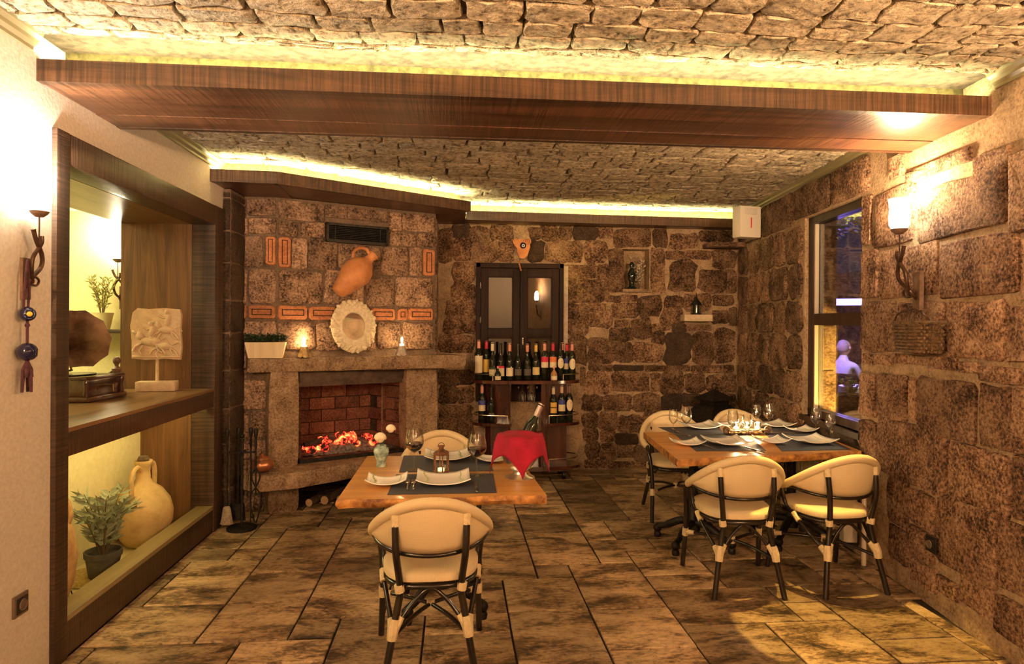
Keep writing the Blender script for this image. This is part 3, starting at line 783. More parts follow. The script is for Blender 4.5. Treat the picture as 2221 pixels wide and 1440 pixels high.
for i, (u, v, a, L) in enumerate([(.22,.45,.5,.26),(.45,.6,-.35,.3),(.12,.7,.1,.2)]):
    p = fb(OL+.1+(OR-OL-.2)*u, -.40+.3*v, HZ+.12); t = TB*math.cos(a)+Vector((0,0,math.sin(a)*.6))-NB*.2
    fbuild(MB().tube([p-t*L/2, p, p+t*L/2], [.022, .028, .02], 7), 'charred_log', M['char'])
lamp('ember_glow', 'POINT', tuple(fb(sm-.12, -.2, HZ+.2)), .6, (1, .25, .06), .12)
# logs kept in the hollow under the hearth
M['bark'] = noisy('brown_bark', (.05,.03,.018), (.17,.11,.065), 25, .9, .8, .01)
M['cutwood'] = noisy('cut_log_end', (.50,.33,.17), (.68,.48,.28), 12, .8, .1)
for i, (u, v, dx, L, r) in enumerate([(674, 1097, .25, .34, .032), (700, 1083, .75, .42, .036), (735, 1088, .2, .35, .03), (770, 1078, .5, .4, .034)]):
    p = Vector((-1.19+.115*i, 5.40+.05*i, r+.002)); d = Vector((.30, .9, 0)).normalized(); L = .34
    lg = thing('firewood_log', ['short firewood log with pale cut end under the hearth', 'second bark covered firewood log under the hearth', 'third and thinnest firewood log under the hearth', 'firewood log under hearth nearest the table'][i], 'log', tuple(p), 0, 'firewood under the hearth')
    MB().tube([(0,0,0), tuple(d*L*.5), tuple(d*L)], [r, r*1.05, r*.95], 10, False).build('bark', M['bark'], lg)
    e = MB(); e.tube([tuple(-d*.001), tuple(d*.004)], r*.97, 10); e.tube([tuple(d*(L-.004)), tuple(d*(L+.001))], r*.93, 10); e.build('cut_end', M['cutwood'], lg, 0)
# vent grille on the chimney breast
(v0, z1), (v1, z0) = onB(706, 482, .03), onB(840, 534, .03)
vent = thing('vent_grille', 'black slatted metal vent grille on the chimney breast', 'vent', tuple(fb((v0+v1)/2, .02, z0)))
vb = Vector(vent.location)
def vpart(mb, name, mat, sm=0): mb.v = [tuple(Vector(p)-vb) for p in mb.v]; return mb.build(name, mat, vent, sm)
zlo, zhi = z0, z1
fr = MB()
for a in ((v0, v1, zlo, zlo+.022), (v0, v1, zhi-.022, zhi), (v0, v0+.022, zlo, zhi), (v1-.022, v1, zlo, zhi)): fbox(fr, a[0], a[1], .028, .061, a[2], a[3])
vpart(fr, 'frame', M['iron'])
vpart(fbox(MB(), v0+.01, v1-.01, .026, .032, zlo+.01, zhi-.01), 'back_plate', M['char'])
n = 8
for i in range(n):
    zz = zlo+.022 + (zhi-zlo-.044)*(i+.5)/n; m_ = MB()
    vs = [fb(v0+.025, .052, zz-.004), fb(v1-.025, .052, zz-.004), fb(v1-.025, .036, zz+.007), fb(v0+.025, .036, zz+.007)]
    m_.add(vs + [p + Vector((0,0,.0025)) for p in vs], [(0,1,2,3),(7,6,5,4),(0,4,5,1),(1,5,6,2),(2,6,7,3),(3,7,4,0)]); vpart(m_, 'slat', M['iron'])
for s in (v0+.075, v1-.075): vpart(fbox(MB(), s-.003, s+.003, .046, .058, zlo+.02, zhi-.02), 'bar', M['iron'])
# dark stone pilaster between niche and fireplace
pil = MB().box(XL, XL+.055, 5.0, FA, 0, BEAM); pil = struct(pil.build('trim_5', M['mortar_dark'], smooth=0))
rnd = random.Random(51); z = .01
while z < 2.46:
    h = rnd.uniform(.22, .36); z2 = min(z+h, 2.5)
    stone((XL+.004, z, XL+.052, z2-.012), lambda s, t, q: Vector((s, 5.0-q, t)), .012, M['stone_dark'], pil, rnd, jit=.03, rad=.12)
    stone((5.0, z, FA-.01, z2-.012), lambda s, t, q: Vector((XL+.055+q, s, t)), .010, M['stone_dark'], pil, rnd, jit=.03, rad=.12)
    z = z2
# ------------------------------------------------------------------ display niche in the left wall
SH0, SH1 = .905, 1.034
niche = thing('display_niche', 'dark oak framed display niche with shelf set in the white left wall', 'niche', (XL, Y0, 0))
nl = Vector(niche.location)
def npart(mb, name, mat, smooth=25, par=None):
    mb.v = [tuple(Vector(p)-nl) for p in mb.v]; return mb.build(name, mat, par or niche, smooth)
npart(MB().bbox(XL-.14, XL+.022, Y0, Y1, 0, 2.353, .006), 'post', M['frame'])
npart(MB().bbox(XL-.14, XL+.022, Y2, Y3, 0, 2.353, .006), 'post', M['frame'])
npart(MB().bbox(XL-.14, XL+.020, Y1+.001, Y2-.001, 2.212, 2.352, .006), 'header', M['frame_y'])
npart(MB().bbox(XL-.05, XL+.018, Y1+.001, Y2-.001, SH0, SH1-.02, .006), 'shelf_edge', M['frame_y'])
npart(MB().box(NB_UP, XL+.018, Y1+.001, Y2-.001, SH1-.019, SH1), 'shelf_board', M['soffit'])
npart(MB().box(NB_UP, XL-.051, Y1+.001, Y2-.001, SH0+.05, SH1-.02), 'shelf_core', M['soffit'])
npart(MB().box(NB_UP, XL-.141, Y1, Y2, 2.212, 2.235), 'soffit', M['soffit'])
npart(MB().box(NB_UP, XL-.141, Y2, Y2+.03, 0, 2.235), 'side_panel', M['panel'])
npart(MB().box(NB_UP, XL-.141, Y1-.03, Y1, 0, 2.235), 'side_panel', M['panel'])
npart(MB().bbox(XL-.10, XL+.018, Y1+.001, Y2-.001, .165, .192, .004), 'sill_board', M['sill'])
npart(MB().box(XL-.03, XL+.012, Y1+.001, Y2-.001, 0, .164), 'kick_board', M['frame_y'])
npart(MB().box(NB_LO-.14, XL-.031, Y1+.001, Y2-.001, 0, .05), 'niche_floor', M['cream'], 0)
npart(MB().box(NB_LO-.02, NB_LO, Y1+.001, Y2-.001, .051, SH0+.05), 'back_panel', M['cream'], 0)
struct(MB().box(XL, XL+.012, Y0-.0, 4.99, -.003, .008).build('baseboard_left', M['mantel_stone'], smooth=0))
tape = MB().box(XL-.075, XL-.06, Y1+.1, Y2-.1, SH0+.034, SH0+.046).build('light_strip', emis('niche_led', (1.0, .80, .28), 26), smooth=0)
tag(tape, 'light tape under the niche shelf lighting the jars', 'light strip')
# room seen through the open upper niche
struct(MB().box(-5.2, NB_UP+.3, 5.9, 6.0, -.01, CEIL+.012).build('wall_alcove', M['cream'], smooth=0))
struct(MB().box(-5.2, -5.1, -3.2, 6.0, -.01, CEIL+.012).build('wall_alcove_side', M['cream'], smooth=0))
struct(MB().box(-5.1, XL-.25, 2.7, 2.8, -.01, CEIL+.012).build('wall_alcove_near', M['cream'], smooth=0))
struct(MB().box(-5.1, NB_UP-.01, 2.8, 5.9, 2.47, 2.60).build('ceiling_alcove', M['cream'], smooth=0))
pnl = thing('added_ceiling_panel', 'flat lit ceiling lamp in the yellow room behind the niche', 'lamp', (-3.7, 4.4, 2.445))  # panel added out of view to house the alcove's fill light
MB().bbox(-.84, .84, -.94, .94, .0, .025, .006).build('frame', M['crown'], pnl)
MB().box(-.80, .80, -.90, .90, -.003, -.0005).build('diffuser', emis('fill_diffuser', (1.0, .84, .36), 1.5), pnl, 0)
lamp('alcove_fill_light', 'AREA', (-3.7, 4.4, 2.435), 26, (1.0, .84, .36), 1.6, (0, 0, 0), size_y=1.8)  # added fill that brightens the room behind the niche

# ------------------------------------------------------------------ wall sconces
M['glass_shade'] = plain('opal_glass', (.95, .92, .86), .3, emit=(1.0, .86, .62), estr=20)
M['bronze'] = noisy('dark_bronze', (.045,.022,.014), (.11,.055,.032), 30, .4, .2, .003, metal=.5)
M['plate_wood'] = noisy('brown_back_plate', (.10,.055,.035), (.2,.12,.08), 25, .6, .2)
def sconce(label, wall_pt, out, along, energy, color=WARM, k=1.0, shade=True, ko=1.0):
    """back plate on the wall, twisted branch arms, a cup and an opal glass; wall_pt is the foot of the plate"""
    t = thing('wall_sconce', label, 'lamp', tuple(wall_pt), 0, 'twisted branch wall sconces')
    out = Vector(out); al = Vector(along); Z = Vector((0, 0, 1))
    def P(a, o, z): return (al*a + out*o*ko + Z*z)*k
    pl = MB(); vs = [P(-.03, .0, 0), P(.03, .0, 0), P(.03, .022, 0), P(-.03, .022, 0)]
    pl.add(vs + [v + Z*.2*k for v in vs], [(0,3,2,1),(4,5,6,7),(0,1,5,4),(1,2,6,5),(2,3,7,6),(3,0,4,7)]); pl.build('back_plate', M['plate_wood'], t, 0)
    MB().tube(spline([P(0,.02,.10), P(.01,.05,.085), P(-.03,.085,.13), P(-.035,.10,.20), P(.015,.11,.27), P(.02,.11,.31)]), .0095*k, 8).build('arm', M['bronze'], t)
    MB().tube(spline([P(0,.02,.06), P(-.01,.06,.10), P(.035,.09,.16), P(.03,.10,.22), P(-.02,.11,.28), P(-.045,.11,.335)]), [.010*k]*30+[.012*k], 8).build('arm', M['bronze'], t)
    MB().tube(spline([P(.0,.03,.08), P(.04,.05,.07), P(.05,.06,.095), P(.02,.06,.11), P(-.01,.05,.09)]), .006*k, 6).build('tendril', M['bronze'], t)
    MB().tube([P(0,.11,.26), P(0,.11,.40)], .004*k, 6).build('stem', M['bronze'], t)
    c = P(0, .11, .40)
    MB().lathe([(0,-.002),(.018*k,0),(.034*k,.014*k),(.042*k,.026*k),(.038*k,.03*k),(0,.026*k)], 20, c).build('cup', M['plate_wood'], t)
    if shade:
        pr = [(.035,.028),(.048,.05),(.05,.09),(.046,.14),(.052,.185)]
        s = MB().lathe([(r*k, z*k) for r, z in pr] + [((r-.003)*k, z*k) for r, z in reversed(pr)], 24, c); s.build('glass_shade', M['glass_shade'], t, 60)
        MB().ball(c + Z*.10*k, .018*k, 10).build('bulb', emis('bulb_'+str(len(bpy.data.materials)), color, 60), t)
        l = lamp('sconce_light', 'POINT', c + Z*.20*k, energy, color, .03); l.parent = t
    return t
sp = onR(2010, 690); sp.z = onR(2010, 700).z
sconce('lit twisted branch sconce with opal glass on right granite wall', Vector((XR(sp.y), sp.y, 1.60)) + RN*.035, RN, RT, 26, (1.0, .62, .30), 1.05)
lp = onx(52, 610, XL)
sconce('twisted branch sconce with glaring light on white left wall', (XL, lp.y, 1.60), (1, 0, 0), (0, 1, 0), 17, (1.0, .86, .70), .84, True, .62)
ap = ony(264, 700, 5.9)
sconce('twisted branch sconce on the yellow wall behind the niche', (ap.x+.02, 5.9, 1.62), (0, -1, 0), (1, 0, 0), 14, (1.0, .88, .55))
# added unseen sconces behind the camera; their light fills the view ahead
sconce('twisted branch sconce on right wall behind the viewer', Vector((XR(.6), .6, 1.6)), RN, RT, 128, (1.0, .585, .28), 1.05)
sconce('twisted branch sconce on left wall behind the viewer', (XL, .3, 1.6), (1, 0, 0), (0, 1, 0), 128, (1.0, .585, .28), 1.0)
sconce('twisted branch sconce on right wall far behind the viewer', Vector((XR(-1.6), -1.6, 1.6)), RN, RT, 128, (1.0, .585, .28), 1.05)
sconce('twisted branch sconce on left wall far behind the viewer', (XL, -1.8, 1.6), (1, 0, 0), (0, 1, 0), 128, (1.0, .585, .28), 1.0)

# bead charm hanging from the left sconce
M['bead'] = plain('dark_blue_glass_bead', (.012, .010, .05), .08, coat=.6)
M['bead_y'] = plain('bead_yellow', (.75, .55, .05), .3); M['bead_b'] = plain('bead_pale_blue', (.25, .45, .72), .3)
M['cord'] = noisy('plum_cord', (.035,.012,.02), (.09,.03,.045), 60, .8, .4)
bx = XL + .041; by = onx(58, 690, XL+.041).y
charm = thing('bead_charm', 'evil eye bead charm with tassels hanging from the left sconce', 'charm', (bx, by, onx(62, 850, bx).z))
cb = Vector(charm.location)
def zz(v): return onx(60, v, bx).z
def cpart(mb, n, m, par=None, sm=40): mb.v = [tuple(Vector(p)-cb) for p in mb.v]; return mb.build(n, m, par or charm, sm)
z_top, z1, z2, zt = zz(575), zz(681), zz(763), zz(790)
cpart(MB().tube(spline([(bx-.005, by-.012, z1+.02), (bx, by-.014, (z1+z_top)/2), (bx, by-.002, z_top), (bx, by+.006, z_top+.012), (bx, by+.012, (z1+z_top)/2), (bx, by+.008, z1+.02)]), .005, 6), 'cord', M['cord'])
cpart(MB().tube([(bx, by+.004, z1-.02), (bx, by+.004, z2+.02)], .006, 6), 'cord', M['cord'])
cpart(MB().ball((bx, by+.004, z1-.045), .010, 8), 'knot', M['cord'])
for zc, r, sgn in ((z1, .030, -1), (z2, .037, 1)):
    b_ = cpart(MB().ball((bx, by+.004, zc), r, 18), 'bead', M['bead'])
    d = Vector((.62, -.60*1 if sgn < 0 else .35, .0)).normalized() if sgn < 0 else Vector((.8, .45, -.05)).normalized()
    ctr = Vector((bx, by+.004, zc)); q = d.to_track_quat('Z', 'Y').to_matrix().to_4x4()
    for rr, off, mt in ((.62, .80, 'bead_b'), (.45, .905, 'bead'), (.34, .955, 'bead_y')):
        disc = MB().lathe([(0, r*.06), (r*rr*.8, r*.05), (r*rr, 0)], 16, (0,0,0), Matrix.Translation(ctr + d*r*off*.97) @ q); cpart(disc, 'eye', M[mt], b_)
for i in range(6):
    a = 2*PI*i/6; f = MB().tube([(bx, by+.004, z2-.03), (bx+.012*math.cos(a), by+.004+.014*math.sin(a), zt-.02), (bx+.016*math.cos(a), by+.004+.02*math.sin(a), zz(818 if i % 2 else 850))], [.004,.009,.006], 6); cpart(f, 'tassel', M['cord'])
# sockets
M['socket'] = plain('brown_socket', (.16, .11, .08), .4); M['socket_in'] = plain('socket_dark', (.02,.016,.014), .4)
def socket(label, pt, out, al, matp, size=.086):
    t = thing('wall_socket', label, 'socket', tuple(pt)); q = Matrix((Vector(al).to_4d(), Vector((0,0,1)).to_4d(), Vector(out).to_4d(), (0,0,0,1))).transposed(); q[3][3] = 1
    for r in range(3): q[r][3] = 0
    h = size/2
    MB().bbox(-h, h, -h, h, 0, .011, .003, q).build('plate', matp, t); MB().bbox(-h*.72, h*.72, -h*.72, h*.72, .0105, .016, .002, q).build('insert', M['socket_in'], t)
    MB().lathe([(0, .0165), (h*.45, .0165), (h*.5, .021), (h*.54, .0165)], 18, (0,0,0), q).build('well', M['socket'], t)
socket('brown wall socket low on the white left wall', onx(41, 1311, XL), (1,0,0), (0,1,0), M['socket'])
socket('black wall socket low on the right granite wall', onR(2022, 1180, .04), tuple(RN), tuple(RT), M['socket_in'])

# ------------------------------------------------------------------ things in the niche
M['mahog'] = wood_mat('dark_mahogany', (.025,.008,.006), (.10,.032,.02), 'Y', 10, .2, .1, coat=.5)
M['horn'] = noisy('brown_horn_metal', (.10,.055,.035), (.30,.18,.115), 9, .45, .05, metal=.25)
gp = onz(268, 859, SH1); gx, gy = gp.x, gp.y                       # the corner of the case nearest the room
gram = thing('gramophone', 'old gramophone with brown flared horn on niche shelf', 'gramophone', (gx-.21, gy-.16, SH1+.002))
rot = Matrix.Rotation(math.radians(-6), 4, 'Z')
def gpt(mb, n, m, sm=30, par=None): mb.v = [tuple(rot @ Vector(p)) for p in mb.v]; return mb.build(n, m, par or gram, sm)
gpt(MB().bbox(-.21, .21, -.19, .19, 0, .03, .008), 'plinth', M['mahog'])
gpt(MB().bbox(-.185, .185, -.165, .165, .03, .13, .006), 'case', M['mahog'])
gpt(MB().bbox(-.20, .20, -.18, .18, .13, .147, .006), 'lid', M['mahog'])
for sx in (-1, 1):
    for sy in (-1, 1): gpt(MB().lathe([(.014,0),(.018,.02),(.012,.05),(.018,.08),(.013,.1)], 12, (sx*.185, sy*.165, .03)), 'corner_column', M['mahog'])
M['brass'] = plain('worn_brass', (.42, .30, .13), .35, .9)
M['vinyl'] = plain('record_black', (.012,.012,.012), .25)
gpt(MB().lathe([(0,.150),(.135,.150),(.135,.157),(0,.158)], 28, (-.01, -.02, 0)), 'turntable', M['vinyl'])
gpt(MB().tube(spline([(-.16,.14,.147), (-.16,.14,.24), (-.12,.09,.27), (-.05,.02,.235), (-.02,-.01,.175)]), [.012]*24+[.016], 8), 'tone_arm', M['brass'])
axis = Vector((.78, -.50, .28)).normalized(); q = axis.to_track_quat('Z', 'Y').to_matrix().to_4x4()
hc = Vector((-.02, .04, .36))
prof = [(.018,-.30),(.022,-.22),(.032,-.14),(.055,-.07),(.095,-.015),(.15,.025),(.185,.04)]
hm = MB(); seg = 20; full = prof + [(r-.004, z+.003) for r, z in reversed(prof)]
vs = []
for r, z in full:
    for k in range(seg):
        a = 2*PI*k/seg; rr = r*(1 + (.035*math.cos(10*a) if r > .05 else 0)); vs.append(Matrix.Translation(hc) @ q @ Vector((rr*math.cos(a), rr*math.sin(a), z)))
fs = [(i*seg+k, i*seg+(k+1) % seg, (i+1)*seg+(k+1) % seg, (i+1)*seg+k) for i in range(len(full)-1) for k in range(seg)]
hm.add(vs, fs); gpt(hm, 'horn', M['horn'], 25)
e0 = hc + (q @ Vector((0,0,-.30)))
gpt(MB().tube(spline([(-.16,.14,.15), (-.19,.15,.24), tuple((e0+Vector((-.2,.15,.26)))/2 + Vector((-.02,.02,0))), tuple(e0), tuple(e0+axis*.02)]), .017, 10), 'elbow', M['horn'])
gpt(MB().tube([(.185,.0,.09), (.24,.0,.09), (.24,.0,.05)], .006, 6), 'crank', M['brass'])
# marble relief on a stand
M['marble'] = noisy('cream_marble', (.62,.45,.30), (.78,.60,.42), 22, .7, .25, .004)
rp_ = onz(348, 846, SH1)
rel = thing('relief_plaque', 'carved cream stone relief with galloping horses on a small stand', 'sculpture', (rp_.x, rp_.y-.05, SH1+.001), math.radians(8))
MB().bbox(-.125, .125, -.05, .05, 0, .066, .005).build('base', M['marble'], rel)
MB().tube([(0,0,.066), (0,0,.24)], .011, 8).build('rod', M['marble'], rel)
ol = [(-.155,.225),(-.06,.215),(.05,.222),(.15,.215),(.158,.30),(.15,.42),(.155,.52),(.145,.565),(.05,.572),(-.05,.565),(-.12,.57),(-.15,.54),(-.165,.45),(-.155,.34)]
pq = MB().prism([Vector((x, .02, z)) for x, z in ol], (0,0,0), (0,-.04,0)); pq = pq.build('plaque', M['marble'], rel, 20)
def relief(seed):
    r = random.Random(seed); mb = MB()
    def blob(x, z, rx, rz, dy=.016, ang=0):
        m = Matrix.Translation((x, -.021, z)) @ Matrix.Rotation(ang, 4, 'Y') @ Matrix.Diagonal((rx, dy, rz, 1)); mb.ball((0,0,0), 1, 10, m)
    def limb(p, rr): mb.tube([(x, -.024, z) for x, z in p], rr, 6)
    for ox, oz, k in ((-.045, .34, 1), (.06, .42, .85), (.05, .31, .9)):
        blob(ox, oz, .062*k, .03*k, .016, .15); blob(ox-.06*k, oz+.04*k, .024*k, .035*k, .015, -.6); blob(ox-.088*k, oz+.062*k, .024*k, .012*k, .013, .5)
        limb([(ox-.045*k, oz-.01), (ox-.085*k, oz-.03), (ox-.10*k, oz-.065*k)], .008*k); limb([(ox-.035*k, oz-.02), (ox-.06*k, oz-.06*k), (ox-.045*k, oz-.09*k)], .008*k)
        limb([(ox+.045*k, oz-.01), (ox+.08*k, oz-.045*k), (ox+.10*k, oz-.085*k)], .009*k); limb([(ox+.04*k, oz-.015), (ox+.055*k, oz-.06*k), (ox+.085*k, oz-.075*k)], .008*k)
        limb([(ox+.06*k, oz+.01), (ox+.10*k, oz+.025), (ox+.12*k, oz-.01)], .006*k)
    for ox, oz in ((-.03, .41), (.07, .49)):
        blob(ox, oz, .02, .042, .014, .2); blob(ox-.008, oz+.055, .015, .018, .013); limb([(ox, oz+.02), (ox-.03, oz+.015), (ox-.05, oz+.03)], .007)
    mb.tube([(-.15, -.021, .237), (.15, -.021, .235)], .008, 6)
    return mb
relief(3).build('carving', M['marble'], pq, 60)
# bottom: storage jar, potted olive, handled jug on a straw mat
M['clay'] = noisy('ochre_clay', (.42,.25,.10), (.62,.41,.19), 14, .85, .5, .008)
M['clay2'] = noisy('pale_ochre_clay', (.50,.33,.14), (.66,.47,.23), 8, .7, .2, .005)
jp = onpl(150, 1245, (-2.02, 0, 0), (1, 0, 0))
NF = .052
def lathe_thing(name, label, cat, loc, prof, mat, seg=32, part='body'):
    t = thing(name, label, cat, loc); MB().lathe(prof, seg).build(part, mat, t, 50); return t
jar = thing('storage_jar', 'large rough ochre storage jar at the near end of niche floor', 'jar', (-2.038, 3.30, NF)); jar.scale = (1, 1, 1.07)
MB().lathe([(0,0),(.10,0),(.13,.03),(.175,.16),(.19,.28),(.175,.40),(.13,.475),(.085,.51),(.08,.545),(.105,.575),(.10,.585),(.07,.575),(.065,.53),(0,.50)], 32).build('body', M['clay'], jar, 60)
for sgn in (-1, 1):
    MB().tube(spline([(sgn*.07, .045, .545), (sgn*.12, .06, .54), (sgn*.145, .06, .47), (sgn*.13, .05, .42)]), .014, 8).build('handle', M['clay'], jar)
pot = thing('potted_plant', 'silvery olive sprigs in dark pot on niche floor', 'plant', (-1.985, 3.84, NF+.0125))
MB().lathe([(0,0),(.065,0),(.072,.01),(.088,.115),(.095,.118),(.097,.15),(.088,.15),(.082,.13),(0,.128)], 24).build('pot', noisy('dark_pot', (.06,.055,.05), (.13,.12,.10), 12, .7), pot)
MB().lathe([(0,.13),(.083,.131)], 18).build('soil', M['char'], pot)
M['leaf_olive'] = noisy('olive_leaf', (.20,.24,.15), (.38,.42,.28), 20, .55, .1)
M['stem'] = plain('brown_stem', (.14, .10, .05), .8)
def leafy(root, n_stems, height, spread, leaf_len, leaf_w, per, mat, seed, base_z, droop=.3, stem_r=.004):
    """each sprig is a part: a stem with its own pairs of leaves"""
    r = random.Random(seed)
    for i in range(n_stems):
        a = 2*PI*i/n_stems + r.uniform(-.3, .3); h = height*r.uniform(.65, 1.0); sp_ = spread*r.uniform(.5, 1.0)
        pts = [Vector((sp_*.1*math.cos(a), sp_*.1*math.sin(a), base_z)), Vector((sp_*.5*math.cos(a), sp_*.5*math.sin(a), base_z+h*.55)), Vector((sp_*math.cos(a), sp_*math.sin(a), base_z+h*(1-droop*r.uniform(0, 1))))]
        path = spline(pts, 5)
        sp1 = MB().tube(path, [stem_r*(1-.6*k/len(path)) for k in range(len(path))], 5).build('sprig', M['stem'], root)
        lm = MB()
        for k in range(per):
            t = .25 + .75*k/per; idx = min(int(t*(len(path)-1)), len(path)-2); p = path[idx]; d = (path[idx+1]-path[idx]).normalized()
            for s_ in (-1, 1):
                side = d.cross(Vector((r.uniform(-.4,.4), r.uniform(-.4,.4), 1))).normalized()*s_
                ld = (d*.7 + side*.8 + Vector((0,0,r.uniform(-.2,.25)))).normalized(); L = leaf_len*r.uniform(.7, 1.1); w = leaf_w*.5
                nn = ld.cross(side).normalized(); sd = ld.cross(nn).normalized()
                lm.add([p, p+ld*L*.4+sd*w+nn*.003, p+ld*L, p+ld*L*.4-sd*w+nn*.003, p+ld*L*.5-nn*.002], [(0,1,4),(1,2,4),(2,3,4),(3,0,4)])
        lm.build('leaves', mat, sp1, 0, fix=False)
leafy(pot, 17, .42, .185, .082, .026, 9, M['leaf_olive'], 5, .13, .35)
jug = thing('clay_jug', 'round two handled ochre jug with stopper in the far end of the niche', 'jug', (-2.038, 4.42, NF)); jug.scale = (.80, .80, .86)
MB().lathe([(0,0),(.12,0),(.16,.05),(.215,.16),(.225,.25),(.20,.34),(.14,.42),(.075,.465),(.055,.50),(.05,.56),(.056,.60),(.07,.625),(.066,.64),(.045,.63),(0,.62)], 36).build('body', M['clay2'], jug, 60)
for sgn in (-1, 1):
    MB().tube(spline([(0, sgn*.05, .57), (0, sgn*.10, .60), (0, sgn*.165, .585), (0, sgn*.195, .53), (0, sgn*.195, .44), (0, sgn*.18, .36)]), [.02]*28+[.026]*3, 8).build('handle', M['clay2'], jug)
MB().lathe([(.04,.63),(.045,.65),(.035,.67),(0,.678)], 14).build('stopper', M['bark'], jug)
M['straw'] = noisy('golden_straw', (.35,.24,.06), (.62,.46,.16), 60, .8, .6)
mat_ = tag(MB().lathe([(0,0),(.17,0),(.175,.006),(.165,.012),(0,.012)], 28, (-2.040, 3.87, NF)).build('straw_mat', M['straw']), 'round straw mat under the potted olive on the niche floor', 'mat')
wire = thing('wire_holder', 'small curled dark wire holder beside the olive pot', 'ornament', (-2.07, 3.60, NF))
for i in range(3):
    a0 = i*2.1; MB().tube([Vector((.03*math.cos(a0)+.02*math.cos(t)*(1-t/9), .03*math.sin(a0)+.02*math.sin(t)*(1-t/9), .004+.018*t)) for t in [k*.5 for k in range(14)]], .003, 5).build('coil', M['iron'], wire)
# alcove behind the niche: shelf with plant and books, small figurine
sx0 = ony(262, 715, 5.6)
sh = tag(MB().bbox(sx0.x-.42, NB_UP+.25, 5.62, 5.895, sx0.z-.03, sx0.z, .004).build('wall_shelf', M['frame_y']), 'dark wall shelf on the yellow wall behind the niche', 'shelf')
ap_ = thing('potted_shrub', 'airy green plant in pale pot on the shelf behind the niche', 'plant', (ony(240, 712, 5.72).x-.07, 5.72, sx0.z+.001))
MB().lathe([(0,0),(.06,0),(.085,.13),(.09,.14),(.08,.14),(0,.12)], 20).build('pot', plain('cream_pot', (.75,.66,.40), .6), ap_)
leafy(ap_, 12, .42, .12, .05, .012, 9, noisy('yellow_green_leaf', (.25,.24,.05), (.42,.40,.12), 15, .6, .1), 9, .12, .1, .003)
for i, (w, c) in enumerate(((.022, (.45,.12,.05)), (.03, (.62,.45,.2)), (.024, (.3,.1,.06)))):
    b_ = tag(MB().bbox(-.09, .09, -w/2, w/2, 0, .2, .002, Matrix.Translation((sx0.x+.06+.036*i, 5.75, sx0.z+.006)) @ Matrix.Rotation(PI/2, 4, 'Z') @ Matrix.Rotation(math.radians(-14+3*i), 4, 'X')).build('book', plain('book_cover_%d' % i, c, .6)), ['red book leaning on the shelf behind the niche', 'tan book leaning between two red books behind niche', 'dark red book leaning at the right end behind niche'][i], 'book', 'books behind the niche')
fg = onz(252, 800, SH1)
fig = thing('figurine', 'small brown seated figurine on niche shelf behind the gramophone', 'figurine', (ony(253, 790, gy+.16).x, gy+.16, SH1+.001))
MB().bbox(-.035, .035, -.035, .035, 0, .03, .004).build('base', M['horn'], fig)
fm = MB(); fm.lathe([(0,.03),(.034,.035),(.04,.06),(.03,.10),(.024,.14),(.03,.165),(.012,.18),(.012,.19),(.022,.205),(.024,.222),(.015,.24),(0,.245)], 14)
fm.tube(spline([(.02,.0,.15),(.05,-.01,.12),(.035,-.035,.085)]), .010, 6); fm.tube(spline([(-.02,0,.15),(-.05,-.01,.12),(-.03,-.035,.085)]), .010, 6); fm.tube(spline([(.02,0,.05),(.03,-.06,.07),(.028,-.065,.03)]), .013, 6); fm.tube(spline([(-.02,0,.05),(-.03,-.06,.07),(-.028,-.065,.03)]), .013, 6)
fm.build('figure', M['horn'], fig)
# ------------------------------------------------------------------ on and above the mantel
MT = 1.230
def on_mantel(u, v=770): 
    p = onz(u, v, MT); return p
def mant(u, off=.12):
    """a spot on the mantel under pixel column u, some way back from its front edge"""
    t = ((onpl(u, 700, ML + nm*off, nm) - ML).dot(tm)); return ML + tm*t + nm*off + Vector((0, 0, MT))
ANG_M = math.atan2(tm.y, tm.x)
M['pale_wood'] = wood_mat('limed_wood', (.50,.38,.22), (.72,.60,.40), 'Z', 9, .7, .2)
M['leaf_dark'] = noisy('dark_green_leaf', (.012,.03,.014), (.04,.085,.035), 25, .5, .1)
pb = thing('planter_box', 'pale wooden planter box with dark clipped greenery on the mantel', 'planter', tuple(mant(577, .058)), ANG_M*.35)
tp = MB(); 
lo = [(-.125,-.04,0),(.125,-.04,0),(.125,.04,0),(-.125,.04,0)]; hi = [(-.152,-.05,.125),(.152,-.05,.125),(.152,.05,.125),(-.152,.05,.125)]
tp.add(lo+hi, [(0,3,2,1),(0,1,5,4),(1,2,6,5),(2,3,7,6),(3,0,4,7),(4,5,6,7)]); tp.build('box', M['pale_wood'], pb, 0)
r = random.Random(61); lf = MB()
for i in range(520):
    p = Vector((r.uniform(-.155,.155), r.uniform(-.045,.03), .13 + r.uniform(0, .06)*(1-abs(r.uniform(-1,1))*.4))); d = Vector((r.uniform(-1,1), r.uniform(-1,1), r.uniform(-.1,1))).normalized(); s_ = d.cross(Vector((0,0,1))).normalized()*.009; L = .024
    lf.add([p, p+d*L*.5+s_, p+d*L, p+d*L*.5-s_], [(0,1,2,3)])
stuff(lf.build('foliage', M['leaf_dark'], pb, 0, fix=False))
M['gold'] = noisy('antique_gold', (.35,.24,.10), (.68,.52,.26), 30, .4, .3, .004, metal=.6)
M['silver'] = noisy('antique_silver', (.40,.33,.26), (.66,.57,.47), 30, .4, .3, .004, metal=.6)
M['clear'] = glass_mat('clear_glass', (.97,.97,.95), .06)
M['candle'] = plain('white_wax', (.9,.82,.65), .5, emit=(1,.62,.25), estr=1.2)
M['flame'] = emis('candle_flame', (1.0, .68, .28), 90)
